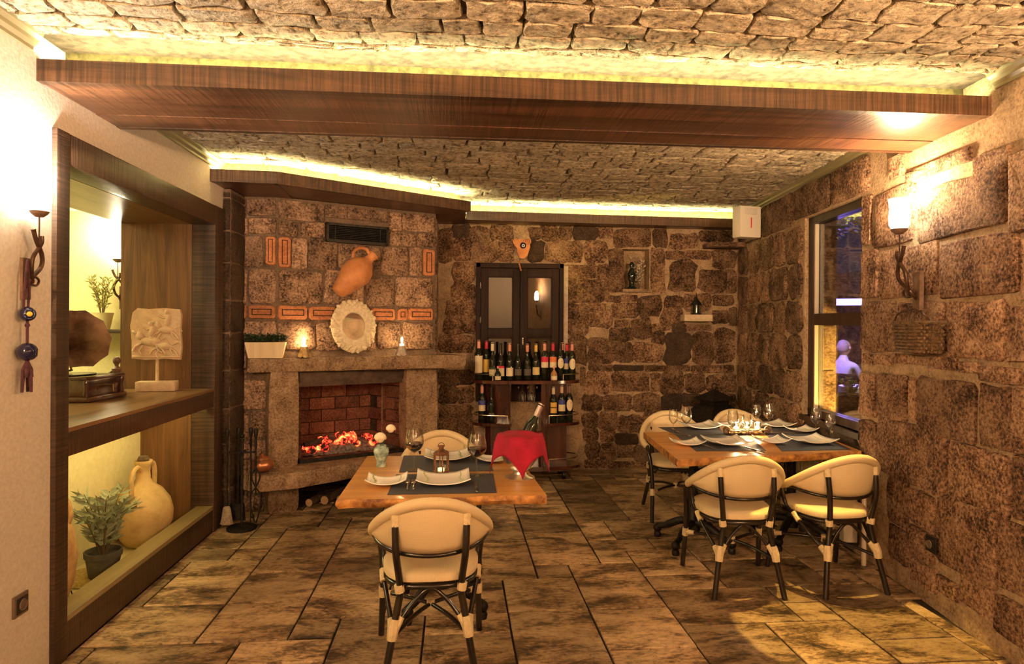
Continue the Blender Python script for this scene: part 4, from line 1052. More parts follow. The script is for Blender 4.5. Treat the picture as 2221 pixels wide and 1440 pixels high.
def tealight(label, u, mat, seed):
    t = thing('candle_holder', label, 'candle', tuple(mant(u, .062)), 0, 'tea light holders on the mantel')
    b_ = MB(); seg = 24; pr = [(.055,0),(.052,.012),(.042,.04),(.034,.07),(.030,.085),(.028,.085),(.0,.08)]
    for rr, z in pr: b_.v += [(rr*(1+(.10*math.cos(8*2*PI*k/seg) if z < .05 else 0))*math.cos(2*PI*k/seg), rr*(1+(.10*math.cos(8*2*PI*k/seg) if z < .05 else 0))*math.sin(2*PI*k/seg), z + (.008*max(0, math.cos(8*2*PI*k/seg)) if z < .01 else 0)) for k in range(seg)]
    b_.f += [(i*seg+k, i*seg+(k+1) % seg, (i+1)*seg+(k+1) % seg, (i+1)*seg+k) for i in range(len(pr)-1) for k in range(seg)]
    b_.build('base', mat, t, 50)
    MB().lathe([(.026,.086),(.035,.10),(.042,.13),(.040,.165),(.036,.185)], 20).build('glass', M['clear'], t, 60)
    MB().lathe([(0,.102),(.021,.102),(.021,.086),(0,.086)], 14).build('candle', M['candle'], t, 0)
    MB().lathe([(0,.104),(.004,.108),(.005,.115),(.002,.125),(0,.13)], 8).build('flame', M['flame'], t, 60)
    l = lamp('candle_light', 'POINT', (0,0,.14), 1.1, (1,.62,.28), .012); l.parent = t
tealight('lit tea light in golden fluted holder between planter and round mirror', 660, M['gold'], 1)
tealight('lit tea light in silvery fluted holder right of round mirror', 872, M['silver'], 2)
# round mirror in a carved garland frame, leaning on the breast
M['ivory'] = noisy('ivory_plaster', (.62,.52,.34), (.80,.70,.50), 40, .7, .3, .004)
M['mirror'] = plain('mirror_silver', (.9,.9,.88), .03, 1.0)
mr_s, mr_z = onB(765, 708, .06)
mir = thing('round_mirror', 'round mirror in ivory carved garland frame leaning above the mantel', 'mirror', tuple(fb(mr_s, .07, MT)))
RM = mr_z - MT; tilt = math.radians(-7)
Q = Matrix.Translation((0,0,RM)) @ Matrix.Rotation(math.atan2(TB.y, TB.x), 4, 'Z') @ Matrix.Rotation(PI/2 + tilt, 4, 'X')
ro = .232
MB().lathe([(.115,.0),(ro*.93,.0),(ro*.97,.012),(ro*.9,.028),(ro*.72,.034),(.14,.03),(.132,.036),(.118,.034),(.112,.018)], 44, (0,0,0), Q, sx=.87).build('frame', M['ivory'], mir, 50)
MB().lathe([(0,.014),(.116,.014),(.116,.010),(0,.010)], 40, (0,0,0), Q, sx=.87).build('glass', M['mirror'], mir, 20)
r = random.Random(63)
gar = MB()
for i in range(74):
    a = 2*PI*i/74 + r.uniform(-.03,.03); rr = ro*(.70 + .27*((i*7) % 10)/10); s_ = r.uniform(.016,.027)
    gar.ball((0,0,0), 1, 8, Q @ Matrix.Translation((.87*rr*math.cos(a), rr*math.sin(a), .026)) @ Matrix.Rotation(a + r.uniform(-.6,.6), 4, 'Z') @ Matrix.Diagonal((s_, s_*r.uniform(.55,.9), s_*.8, 1)))
gar.build('garland', M['ivory'], mir, 60)
# tilted clay jug hung on the breast
M['terra'] = noisy('terracotta', (.40,.14,.045), (.66,.29,.11), 7, .6, .2, .004)
js, jz = onB(768, 597, .15)
wj = thing('wall_jug', 'tilted orange terracotta jug hung on the chimney breast', 'jug', tuple(fb(js, .152, jz)))
q = Matrix.Rotation(math.atan2(TB.y, TB.x), 4, 'Z') @ Matrix.Rotation(math.radians(43), 4, 'Y') 
MB().lathe([(0,-.205),(.052,-.205),(.06,-.195),(.085,-.12),(.118,-.02),(.125,.04),(.11,.10),(.07,.15),(.042,.175),(.035,.205),(.042,.235),(.052,.245),(.048,.25),(.03,.235),(0,.22)], 30, (0,0,0), q).build('body', M['terra'], wj, 60)
MB().tube([q @ Vector(p) for p in spline([(-.036,0,.225), (-.075,0,.235), (-.125,0,.20), (-.135,0,.14), (-.105,0,.10)])], .014, 8).build('handle', M['terra'], wj)

# ------------------------------------------------------------------ fire irons and copper pot
ts = onz(514, 1141, 0)
SB = Vector((ts.x+.055, ts.y-.065, 0))
st = thing('fire_iron_stand', 'black iron stand for fire irons beside the niche', 'stand', tuple(SB))
MB().lathe([(0,0),(.105,0),(.105,.012),(.095,.018),(.02,.022),(0,.022)], 28).build('base', M['iron'], st, 40)
MB().tube([(0,0,.02), (0,0,.66)], .010, 8).build('pole', M['iron'], st)
MB().tube([(-.093,0,.56), (.093,0,.56)], .007, 6).build('crossbar', M['iron'], st)
MB().tube([(0,-.07,.56), (0,.07,.56)], .007, 6).build('crossbar', M['iron'], st)
MB().ball((0,0,.68), .018, 12).build('finial', M['iron'], st)
def iron_tool(name, label, dx, dy, build_end):
    t = thing(name, label, 'fire iron', tuple(SB + Vector((dx, dy, .024))), 0, 'fire irons')
    MB().tube([(0,0,.22), (0,0,.58)], .006, 6).build('shaft', M['iron'], t)
    MB().lathe([(.007,.56),(.011,.59),(.008,.63),(.013,.66),(.017,.685),(.013,.705),(0,.712)], 12).build('handle', M['iron'], t)
    build_end(t); return t
def e_brush(t):
    MB().tube([(0,0,.10), (0,0,.23)], .008, 6).build('rod', M['iron'], t)
    MB().lathe([(.012,.13),(.022,.12),(.035,.02),(.04,.0),(0,.0)], 14, (0,0,.02), sx=1.2, sy=.7).build('bristles', noisy('worn_bristle', (.18,.13,.09), (.33,.25,.18), 60, .9, .8), t)
def e_shovel(t):
    MB().tube([(0,0,.14), (0,0,.23)], .007, 6).build('rod', M['iron'], t)
    MB().add([(-.045,.0,.15),(.045,.0,.15),(.055,-.004,.02),(-.055,-.004,.02),(-.05,-.02,.15),(.05,-.02,.15),(.06,-.024,.02),(-.06,-.024,.02)], [(0,1,2,3),(0,4,5,1),(1,5,6,2),(0,3,7,4)]).build('pan', M['iron'], t, 0)
def e_poker(t):
    MB().tube([(0,0,.0), (0,0,.23)], [.003]+[.006], 6).build('rod', M['iron'], t); MB().tube(spline([(0,0,.05),(.02,0,.035),(.022,0,.06)]), .005, 6).build('hook', M['iron'], t)
def e_tongs(t):
    for s_ in (-1, 1): MB().tube(spline([(s_*.004,0,.42),(s_*.03,0,.36),(s_*.006,0,.29),(-s_*.035,0,.22),(-s_*.03,0,.12),(-s_*.004,0,.02)]), .0055, 6).build('jaw', M['iron'], t)
iron_tool('hearth_brush', 'black iron hearth brush hanging on the fire iron stand', -.10, -.02, e_brush)
iron_tool('hearth_shovel', 'black iron hearth shovel on the fire iron stand', -.045, .06, e_shovel)
iron_tool('fire_poker', 'black iron poker on the fire iron stand', .045, .055, e_poker)
iron_tool('fire_tongs', 'black iron fire tongs on stand nearest the copper pot', .10, -.01, e_tongs)
M['copper'] = noisy('hammered_copper', (.50,.20,.10), (.72,.34,.18), 25, .32, .3, .003, metal=.85)
cp = Vector((-1.47, 5.08, HZ+.012))
cpot = thing('copper_pot', 'small lobed copper pot with lid on the hearth', 'pot', tuple(cp))
b_ = MB(); seg = 32; pr = [(.0,0),(.045,0),(.075,.022),(.085,.05),(.075,.078),(.055,.092),(.05,.096)]
for rr, z in pr: b_.v += [(rr*(1+.05*abs(math.cos(4*2*PI*k/seg)))*math.cos(2*PI*k/seg), rr*(1+.05*abs(math.cos(4*2*PI*k/seg)))*math.sin(2*PI*k/seg), z) for k in range(seg)]
b_.f += [(i*seg+k, i*seg+(k+1) % seg, (i+1)*seg+(k+1) % seg, (i+1)*seg+k) for i in range(len(pr)-1) for k in range(seg)]
b_.build('body', M['copper'], cpot, 60)
MB().lathe([(.056,.094),(.05,.108),(.02,.118),(.008,.12),(.012,.132),(0,.138)], 20).build('lid', M['copper'], cpot, 50)

# ------------------------------------------------------------------ rattan bistro armchair
M['bamboo'] = plain('black_bamboo', (.014, .009, .007), .22, coat=.5)
M['wrap'] = noisy('cream_binding', (.62,.50,.28), (.75,.62,.38), 60, .6, .4, .003)
M['weave'] = weave_mat('cream_weave', (.80, .64, .38), (.25, .15, .07))
M['badge'] = plain('badge', (.72, .66, .60), .35)
def make_chair():
    c = thing('bistro_chair', 'x', 'chair', (0,0,0), 0, 'cream woven bistro armchairs')
    # local frame: +Y is the way the sitter faces, origin on the floor under the seat
    def rim_pt(a, k=1.0, dz=0):      # a: angle from the back centre
        ca, sa = math.cos(a), math.sin(a)
        z = .555 + .215*(.5+.5*math.cos(min(abs(a), 1.9)/1.9*PI))**.8
        return Vector((.258*sa*k, -.02 - .252*ca*k - .02*(z-.5), z+dz))
    # seat pad
    seg = 32; mb = MB()
    def sq(a, rx, ry):
        ca, sa = math.cos(a), math.sin(a); n = 3.2
        return (rx*abs(ca)**(2/n)*(1 if ca >= 0 else -1), ry*abs(sa)**(2/n)*(1 if sa >= 0 else -1))
    rings = [(.90, .408), (1.0, .42), (1.0, .442), (.94, .455), (.6, .450), (.0, .444)]
    for k, z in rings[:-1]: mb.v += [(*[q_*k for q_ in sq(2*PI*i/seg, .215, .22)], z) for i in range(seg)]
    mb.v = [(x*(1-.10*(-y/.22) if y < 0 else 1), y, z) for x, y, z in mb.v]
    for a in range(len(rings)-2): mb.f += [(a*seg+i, a*seg+(i+1) % seg, (a+1)*seg+(i+1) % seg, (a+1)*seg+i) for i in range(seg)]
    mb.v.append((0,0,.446)); n_ = len(mb.v)-1; mb.f += [(4*seg+i, 4*seg+(i+1) % seg, n_) for i in range(seg)]; mb.f.append(tuple(range(seg-1,-1,-1)))
    o = mb.build('seat', M['weave'], c, 50); uv_from(o, lambda p: (p.x, p.y + p.z))
    fr = MB().tube([(*[q_*1.0 for q_ in sq(2*PI*i/24, .205, .21)], .398) for i in range(24)], .013, 8, closed=True); fr.v = [(x*(1-.10*(-y/.22) if y < 0 else 1), y, z) for x, y, z in fr.v]
    fr.build('seat_frame', M['bamboo'], c, 60)
    # back panel: a crescent from the rail up to the rim
    NA = 28
    def low(a): 
        z = .545 + .05*(abs(a)/1.75)**2; k = .92 + .08*(abs(a)/1.75)**2; return Vector((.258*math.sin(a)*k, -.02-.242*math.cos(a)*k, min(z, rim_pt(a).z-.01)))
    pan = MB(); A = 1.72
    def pf(u, v):
        a = -A + 2*A*u; p0 = low(a); p1 = rim_pt(a, .985, -.006); p = p0.lerp(p1, v); bul = .014*math.sin(PI*v); d = Vector((math.sin(a), -math.cos(a), 0)); return p + d*bul
    pan.grid(pf, NA, 6)
    o = pan.build('backrest', M['weave'], c, 60, fix=False); uv_from(o, lambda p: (.30*math.atan2(p.x, -(p.y+.02)), p.z)); solidify(o, .006)
    rim = [rim_pt(-1.95 + 3.9*i/30) for i in range(31)]
    o = MB().tube(rim, [.017]+[.024]*29+[.017], 10).build('top_rim', M['weave'], c, 60); uv_from(o, lambda p: (.30*math.atan2(p.x, -(p.y+.02)), p.z*1.6))
    MB().tube([low(-1.72 + 3.44*i/24) + Vector((0,0,-.006)) for i in range(25)], .0115, 8).build('lower_rail', M['bamboo'], c, 60)
    for s_ in (-1, 1):
        top = rim_pt(s_*.62, 1.0, -.012)
        up = spline([top, (s_*.145, -.248, .56), (s_*.128, -.225, .40), (s_*.142, -.232, .30), (s_*.165, -.255, .17), (s_*.195, -.285, 0)], 5)
        MB().tube(up, .0155, 10).build('rear_leg', M['bamboo'], c, 60)
        e = rim_pt(s_*1.93)
        fl = spline([e + Vector((0,-.01,.004)), e + Vector((s_*.004, .028, -.018)), (s_*.243, .135, .50), (s_*.232, .16, .40), (s_*.228, .18, .25), (s_*.238, .215, 0)], 5)
        MB().tube(fl, .0150, 10).build('front_leg', M['bamboo'], c, 60)
        # arm loop that runs from the arm end down to the seat side
        MB().tube(spline([e + Vector((-s_*.004,-.015,-.012)), (s_*.236, .07, .53), (s_*.216, .06, .44), (s_*.212, -.02, .40)], 5), .0125, 8).build('arm_loop', M['bamboo'], c, 60)
        kn = Vector((s_*.155, -.246, .228))
        MB().tube([kn, (s_*.212, -.03, .385)], .0105, 8).build('side_brace', M['bamboo'], c, 60)
        MB().tube(spline([kn, (s_*.09, -.215, .315), (s_*.03, -.205, .375), (0, -.20, .385)], 4), .009, 8).build('rear_brace', M['bamboo'], c, 60)
        MB().tube(spline([(s_*.228, .185, .22), (s_*.12, .09, .235), (0, .0, .235)], 4), .0095, 8).build('cross_brace', M['bamboo'], c, 60)
        MB().tube(spline([(s_*.165, -.25, .20), (s_*.08, -.12, .23), (0, .0, .235)], 4), .0095, 8).build('cross_brace', M['bamboo'], c, 60)
        def wrap(pts, r_, name='binding'): MB().tube(pts, r_, 8).build(name, M['wrap'], c, 40)
        wrap([(s_*.148,-.238,.278), (s_*.155,-.247,.238), (s_*.160,-.251,.198)], [.019,.024,.021]); wrap([kn, kn.lerp(Vector((s_*.212,-.03,.385)), .22)], [.021,.015]); wrap([kn, kn + Vector((-s_*.035,.018,.055))], [.020,.013])
        wrap([(s_*.134,-.226,.418), (s_*.129,-.225,.385)], .0205)
        wrap([(s_*.206,-.06,.368), (s_*.213,-.015,.405)], .0175); wrap([top + Vector((0,0,.006)), top.lerp(Vector(up[5]), .33)], [.0195,.0185])
        wrap([(s_*.229,.180,.250), (s_*.230,.19,.20)], .0195); wrap([(s_*.227,.182,.222), (s_*.185,.145,.228)], [.017,.013])
    MB().tube([(0,0,.255), (0,0,.215)], .018, 8).build('binding', M['wrap'], c, 40)
    MB().ball((0,-.2245,.398), 1, 12, Matrix.Translation((0,-.2085,.398)) @ Matrix.Diagonal((.024,.004,.0085,1)) @ Matrix.Translation((0,.2245,-.398))).build('badge', M['badge'], c, 40)
    return c
chair = make_chair()
spots = [((-.105, 2.955), 2, 'cream woven bistro chair with its back to us before the small table'),
 ((1.65, 3.70), -5, 'cream woven bistro chair before the long table, left of two'),
 ((2.215, 3.685), 5, 'cream woven bistro chair before the long table, next to the right wall'),
 ((1.755, 4.99), 176, 'cream woven bistro chair behind the long table, nearest the fieldstone wall and wine trolley'),
 ((2.39, 5.06), 184, 'cream woven bistro chair behind the long table, beside the window and big lantern'),
 ((-.085, 4.10), 181, 'cream woven bistro chair behind the small table, facing us before fireplace')]
for i, ((x, y), a, lab) in enumerate(spots):
    if i == 0: chair.location = (x, y, 0); chair.rotation_euler = (0,0,math.radians(a)); chair['label'] = lab
    else: dup(chair, (x, y, 0), math.radians(a), lab)

# ------------------------------------------------------------------ tables
M['table'] = wood_mat('honey_pine_slab', (.40,.16,.035), (.74,.37,.10), 'X', 7, .35, .15, coat=.25)
M['edge'] = noisy('burnt_live_edge', (.16,.055,.015), (.62,.30,.08), 18, .6, .8, .012)
def slab(root, corners, th, seed, live=(0, 2)):
    """table top with wavy natural edges on the given sides"""
    r = random.Random(seed); top = []; kinds = []
    for i in range(4):
        a, b = Vector(corners[i]), Vector(corners[(i+1) % 4]); n = 18; d = (b-a).normalized(); nn = Vector((d.y, -d.x, 0))
        for k in range(n):
            t = k/n; j = (.010*math.sin(t*9+seed) + r.uniform(-.004,.004)) if i in live and 0 < k else 0
            top.append(a.lerp(b, t) + nn*j); kinds.append(i)
    n = len(top); mb = MB(); c = sum(top, Vector())/n
    rings = [(0, .0, 1), (-.006, .004, 1), (-th*.5, .010, 1), (-th, -.006, 1)]
    for dz, out, _ in rings:
        for p, k in zip(top, kinds):
            d = (p-c); d.z = 0; d.normalize(); o_ = (out + r.uniform(-.004,.004)) if k in live and dz < 0 else 0
            mb.v.append(tuple(p + d*o_ + Vector((0,0,dz))))
    side = MB(); side.v = list(mb.v)
    for a in range(3): side.f += [(a*n+i, a*n+(i+1) % n, (a+1)*n+(i+1) % n, (a+1)*n+i) for i in range(n)]
    tp_ = MB(); tp_.v = list(mb.v); tp_.f = [tuple(range(n)), tuple(range(4*n-1, 3*n-1, -1))]
    t_ = tp_.build('table_top', M['table'], root, 0); side.build('live_edge', M['edge'], t_, 60)
def star_base(root, cx_, cy_, rad, ang, z):
    MB().lathe([(.045,.10),(.05,.12),(.032,.16),(.03,z-.14),(.05,z-.09),(.06,z-.06)], 18, (cx_, cy_, 0)).build('column', M['iron'], root, 50)
    MB().bbox(cx_-.22, cx_+.22, cy_-.22, cy_+.22, z-.06, z-.042, .004).build('top_plate', M['iron'], root)
    for i in range(4):
        a = ang + i*PI/2; d = Vector((math.cos(a), math.sin(a), 0)); p = Vector((cx_, cy_, 0))
        lg = MB().tube(spline([p+Vector((0,0,.15)), p+d*rad*.35+Vector((0,0,.15)), p+d*rad*.75+Vector((0,0,.095)), p+d*rad+Vector((0,0,.075))]), [.026]*12+[.02]*7, 8).build('leg', M['iron'], root, 60)
        MB().ball(p+d*rad+Vector((0,0,.062)), .030, 12).build('ball_foot', M['iron'], lg); MB().lathe([(0,0),(.022,0),(.026,.02),(.02,.036),(0,.036)], 12, p+d*rad).build('caster', M['iron'], lg)
t1c = [onz(u, v, TZ) for u, v in ((730,1085),(1186,1074),(1121,987),(797,989))]
t1o = sum(t1c, Vector())/4; t1o.z = 0
tab1 = thing('small_table', 'square honey pine table with live edge set for two', 'table', tuple(t1o))
slab(tab1, [p - t1o for p in t1c], .042, 4)
star_base(tab1, 0, .0, .27, PI/4+.1, TZ)
fl, frr, bl = onz(1470, 997, TZ), onz(1887, 978, TZ), onz(1392, 935, TZ)
frr.x = min(frr.x, XR(frr.y)-.05); br = Vector((XR(4.80)-.05, 4.80, TZ)); bl.y = 4.72
t2c = [fl, frr, br, bl]; t2o = sum(t2c, Vector())/4; t2o.z = 0
tab2 = thing('long_table', 'long honey pine table with burnt live edge set for four by the window', 'table', tuple(t2o))
slab(tab2, [p - t2o for p in t2c], .045, 9)
star_base(tab2, -.38, 0, .27, PI/4, TZ); star_base(tab2, .34, .03, .27, PI/4, TZ)

# ------------------------------------------------------------------ table ware
M['china'] = plain('white_china', (.93, .89, .84), .15, coat=.3)
M['green'] = plain('bamboo_print', (.30, .42, .08), .35)
M['cloth'] = weave_mat('charcoal_placemat', (.045, .05, .07), (.012, .012, .02), 1100, .6)
M['steel'] = plain('cutlery_steel', (.55, .52, .48), .18, 1.0)
M['wine'] = plain('red_wine', (.022, .003, .006), .05)
def placemat(label, quad):
    q = [onz(u, v, TZ) for u, v in quad]; c = sum(q, Vector())/4; c.z = TZ
    o = MB().prism([p - c for p in q], (0,0,.0005), (0,0,.003)).build('placemat', M['cloth'], smooth=0); o.location = c
    uv_from(o, lambda p: (p.x, p.y)); return tag(o, label, 'placemat', 'charcoal woven placemats')
Z6 = lambda L: [(700+a/2.571, 880+b/2.571) for a, b in L]
Z7 = lambda L: [(1340+a/2.769, 820+b/2.769) for a, b in L]
placemat('charcoal placemat on the near side of the small table', Z6([(360,497),(970,487),(950,380),(410,385)]))
placemat('charcoal placemat on the far side of the small table', Z6([(425,372),(950,364),(925,276),(452,280)]))
placemat('charcoal placemat at the front left of the long table', Z7([(470,440),(890,437),(770,330),(345,342)]))
placemat('charcoal placemat at the front right of the long table', Z7([(985,440),(1400,430),(1180,325),(880,330)]))
placemat('charcoal placemat at the back left of the long table', Z7([(345,340),(640,333),(600,292),(243,297)]))
placemat('charcoal placemat at the back right of the long table', Z7([(900,326),(1180,322),(1090,290),(850,292)]))
def make_plate(w, d):
    t = thing('plate', 'x', 'plate', (0,0,0), 0, 'square white plates with bamboo print')
    n = 14; mb = MB()
    def f(u, v):
        x, y = (u-.5)*2, (v-.5)*2; z = .004 + .021*abs(x)**2.6 + .010*abs(y)**3 + .006*(abs(x*y))**2
        return Vector((x*w/2*(1-.04*(1-y*y)*0), y*d/2*(1-.03*(1-x*x)), z))
    mb.grid(f, n, n); o = mb.build('dish', M['china'], t, 60); solidify(o, .005, 1 if o.data.polygons[0].normal.z > 0 else -1)
    for s_ in (-1, 1):
        st_ = MB(); pts = []
        for k in range(9):
            v = .05+.9*k/8; u = .5 + s_*(.36 + .05*math.sin(k*1.1)*.5 - (.10*(1-k/8) if s_ < 0 else .05*(k/8))); pts.append(f(u, v) + Vector((0,0,.0062)))
        for a, b in zip(pts, pts[1:]):
            dd = (b-a).normalized(); sd = Vector((dd.y, -dd.x, 0))*.0022; st_.add([a-sd, a+sd, b+sd*.7, b-sd*.7], [(0,1,2,3)])
            lf_ = a.lerp(b, .5); st_.add([lf_, lf_+dd*.012+sd*4, lf_+dd*.026+sd*3, lf_+dd*.012+sd*1.5], [(0,1,2,3)])
        st_.build('bamboo_print', M['green'], t, 0, fix=False)
    return t
pl_big = make_plate(.27, .25); pl_small = make_plate(.20, .165)
used_pl = {}
def plate(proto, u, v, rz, label):
    p = onz(u, v, TZ+.0035)
    if proto.name not in used_pl: used_pl[proto.name] = 1; proto.location = p; proto.rotation_euler = (0,0,math.radians(rz)); proto['label'] = label
    else: dup(proto, p, math.radians(rz), label)
def P6(a, b): return (700+a/2.571, 880+b/2.571)
def P7(a, b): return (1340+a/2.769, 820+b/2.769)
plate(pl_big, *P6(672,425), 1, 'large square plate at the near side of the small table')
plate(pl_small, *P6(357,436), 1, 'small square plate at the near left of the small table')
plate(pl_big, *P6(694,293), 181, 'large square plate at the far side of the small table behind the lantern')
plate(pl_small, *P6(948,308), 181, 'small square plate beside the ice bucket on the small table')
plate(pl_small, *P7(417,402), 3, 'small square plate at the front left corner of the long table')
plate(pl_big, *P7(655,395), 3, 'large square plate at the front left of the long table')
plate(pl_small, *P7(922,390), 4, 'small square plate between the two large front plates of the long table')
plate(pl_big, *P7(1155,385), 5, 'large square plate at the front right of the long table')
plate(pl_big, *P7(487,299), 183, 'large square plate at the back left of the long table')
plate(pl_small, *P7(645,288), 183, 'small square plate behind the candle tray on the long table')
plate(pl_big, *P7(930,288), 185, 'large square plate at the back right of the long table')
plate(pl_small, *P7(1100,322), 186, 'small square plate at the back right corner of the long table by the window')
M['wglass'] = glass_mat('wine_glass', (.98,.98,.97), .07)
def make_glass(h, rb, wine):
    t = thing('wine_glass', 'x', 'wine glass', (0,0,0), 0, 'red wine glasses' if wine else 'empty wine glasses')
    zb = h*.42; bowl = [(.004, zb), (.012, zb+.004), (rb*.62, zb+h*.08), (rb*.93, zb+h*.17), (rb, zb+h*.26), (rb*.95, zb+h*.38), (rb*.82, zb+h*.50), (rb*.74, h)]
    MB().lathe(bowl + [(max(r_-.0012, 0), z) for r_, z in reversed(bowl)], 24).build('bowl', M['wglass'], t, 60)
    MB().lathe([(.0045,.006),(.0035,.02),(.0033,zb-.01),(.005,zb+.002)], 10).build('stem', M['wglass'], t, 60)
    MB().lathe([(0,0),(.036,0),(.036,.0015),(.02,.004),(.006,.008),(0,.009)], 24).build('foot', M['wglass'], t, 60)
    if wine:
        MB().lathe([(0, zb+.004), (rb*.60, zb+h*.083), (rb*.905, zb+h*.172), (rb*.965, zb+h*.235), (rb*.95, zb+h*.236), (0, zb+h*.236)], 24).build('wine', M['wine'], t, 40)
    return t
g_wine = make_glass(.225, .052, True); g_a = make_glass(.205, .040, False); g_b = make_glass(.185, .035, False)
usedg = {}
def glass(proto, u, v, label):
    p = onz(u, v, TZ+.0034)
    if proto.name not in usedg: usedg[proto.name] = 1; proto.location = p; proto['label'] = label
    else: dup(proto, p, 0, label)
glass(g_wine, *P6(511,357), 'large glass of red wine behind the copper lantern, near the vase')
glass(g_wine, *P6(858,390), 'large glass of red wine beside the ice bucket')
glass(g_b, *P7(333,338), 'empty wine glass at the back left of long table, leftmost')
glass(g_a, *P7(411,345), 'empty wine glass at the back left of long table, second from left')
glass(g_a, *P7(690,366), 'empty wine glass before the candle tray, taller of the pair')
glass(g_b, *P7(775,380), 'empty wine glass before the candle tray, shorter of the pair')
glass(g_b, *P7(832,302), 'empty wine glass behind the candle tray, shorter of the pair')
glass(g_a, *P7(905,318), 'empty wine glass behind the candle tray, taller of the pair')
glass(g_a, *P7(1190,348), 'empty wine glass by the window, taller of the pair')
glass(g_b, *P7(1277,375), 'empty wine glass by the window, shorter of the pair')
def cutlery(kind, label, u, v, rz):
    t = thing(kind, label, 'cutlery', tuple(onz(u, v, TZ+.0035)), math.radians(rz), 'table cutlery')
    if kind == 'fork':
        MB().bbox(-.0045, .0045, -.10, .02, .001, .004, .001).build('handle', M['steel'], t)
        MB().bbox(-.011, .011, .02, .05, .001, .004, .001).build('neck', M['steel'], t)
        for k in range(4): MB().bbox(-.0105+k*.006, -.0075+k*.006, .05, .095, .001, .0035, .0006).build('tine', M['steel'], t)
    else:
        MB().bbox(-.006, .006, -.11, .0, .001, .005, .001).build('handle', M['steel'], t)
        MB().add([(-.006,0,.001),(.008,0,.001),(.009,.07,.001),(-.004,.105,.001),(-.006,0,.003),(.008,0,.003),(.009,.07,.003),(-.004,.105,.003)], [(3,2,1,0),(4,5,6,7),(0,1,5,4),(1,2,6,5),(2,3,7,6),(3,0,4,7)]).build('blade', M['steel'], t, 0)
cutlery('fork', 'steel fork left of the near large plate on small table', *P6(474,440), 3)
cutlery('fork', 'second steel fork left of the near large plate on small table', *P6(507,440), 3)
cutlery('knife', 'steel knife right of the near large plate on small table', *P6(852,450), 2)
cutlery('fork', 'steel fork at the back left of the long table', *P7(350,318), 178)
cutlery('knife', 'steel knife beside the front left large plate of long table', *P7(820,430), 8)
cutlery('fork', 'steel fork between small and large front left plates of long table', *P7(545,415), 8)
# vase with two cream roses
vz = onz(*P6(326,338), TZ+.001)
vase = thing('flower_vase', 'pale green mottled vase with two cream roses on small table', 'vase', tuple(vz))
MB().lathe([(0,0),(.026,0),(.028,.006),(.026,.03),(.036,.06),(.044,.085),(.040,.103),(.026,.112),(.028,.12),(.022,.118),(0,.11)], 24).build('vase', noisy('celadon_glaze', (.16,.25,.22), (.52,.64,.55), 34, .25, .05), vase, 60)
M['rose'] = plain('cream_petals', (.86, .72, .52), .7)
def rose(c, r_, seed):
    rr = random.Random(seed); mb = MB()
    mb.ball(c, r_*.6, 10)
    for k in range(22):
        a = k*2.4; ph = .15 + 1.2*k/22; d = Vector((math.cos(a)*math.sin(ph), math.sin(a)*math.sin(ph), math.cos(ph)))
        m_ = Matrix.Translation(Vector(c) + d*r_*.62) @ d.to_track_quat('Z', 'Y').to_matrix().to_4x4() @ Matrix.Diagonal((r_*.46, r_*.40, r_*.22, 1)); mb.ball((0,0,0), 1, 7, m_)
    return mb
MB().tube([(0,0,.09), (-.004,-.004,.135)], .003, 5).build('stem', M['leaf_dark'], vase); rose((-.006,-.006,.158), .042, 1).build('rose', M['rose'], vase, 60)
MB().tube(spline([(0,0,.10), (.02,.02,.15), (.045,.02,.185)]), .003, 5).build('stem', M['leaf_dark'], vase); rose((.05,.02,.205), .034, 2).build('rose', M['rose'], vase, 60)
# copper lantern
lz = onz(*P6(660,374), TZ+.004)
lan = thing('copper_lantern', 'small hexagonal copper lantern with tea light on small table', 'lantern', tuple(lz), .2)
M['dcopper'] = noisy('dark_copper', (.12,.05,.025), (.36,.17,.09), 20, .4, .1, metal=.7)
def hexring(r_, z): return [Vector((r_*math.cos(PI/6+k*PI/3), r_*math.sin(PI/6+k*PI/3), z)) for k in range(6)]
MB().prism(hexring(.046, 0), (0,0,0), (0,0,.012)).build('base', M['dcopper'], lan, 0)
MB().prism(hexring(.044, .098), (0,0,0), (0,0,.008)).build('top_ring', M['dcopper'], lan, 0)
for p in hexring(.041, .012): MB().tube([p, p+Vector((0,0,.088))], .0035, 6).build('post', M['dcopper'], lan)
for k in range(6):
    a, b = hexring(.040, .012)[k], hexring(.040, .012)[(k+1) % 6]; MB().add([a, b, b+Vector((0,0,.086)), a+Vector((0,0,.086))], [(0,1,2,3)]).build('pane', M['clear'], lan, 0)
MB().lathe([(.046,.106),(.034,.118),(.016,.126),(.014,.128),(.014,.140),(.02,.142),(.02,.147),(0,.150)], 6).build('roof', M['dcopper'], lan, 0)
MB().tube([Vector((.016*math.cos(t), 0, .148+.014*math.sin(t))) for t in [PI*k/10 for k in range(11)]], .002, 5).build('ring', M['dcopper'], lan)
MB().lathe([(0,.012),(.018,.012),(.018,.026),(0,.026)], 14).build('candle', M['candle'], lan, 0)
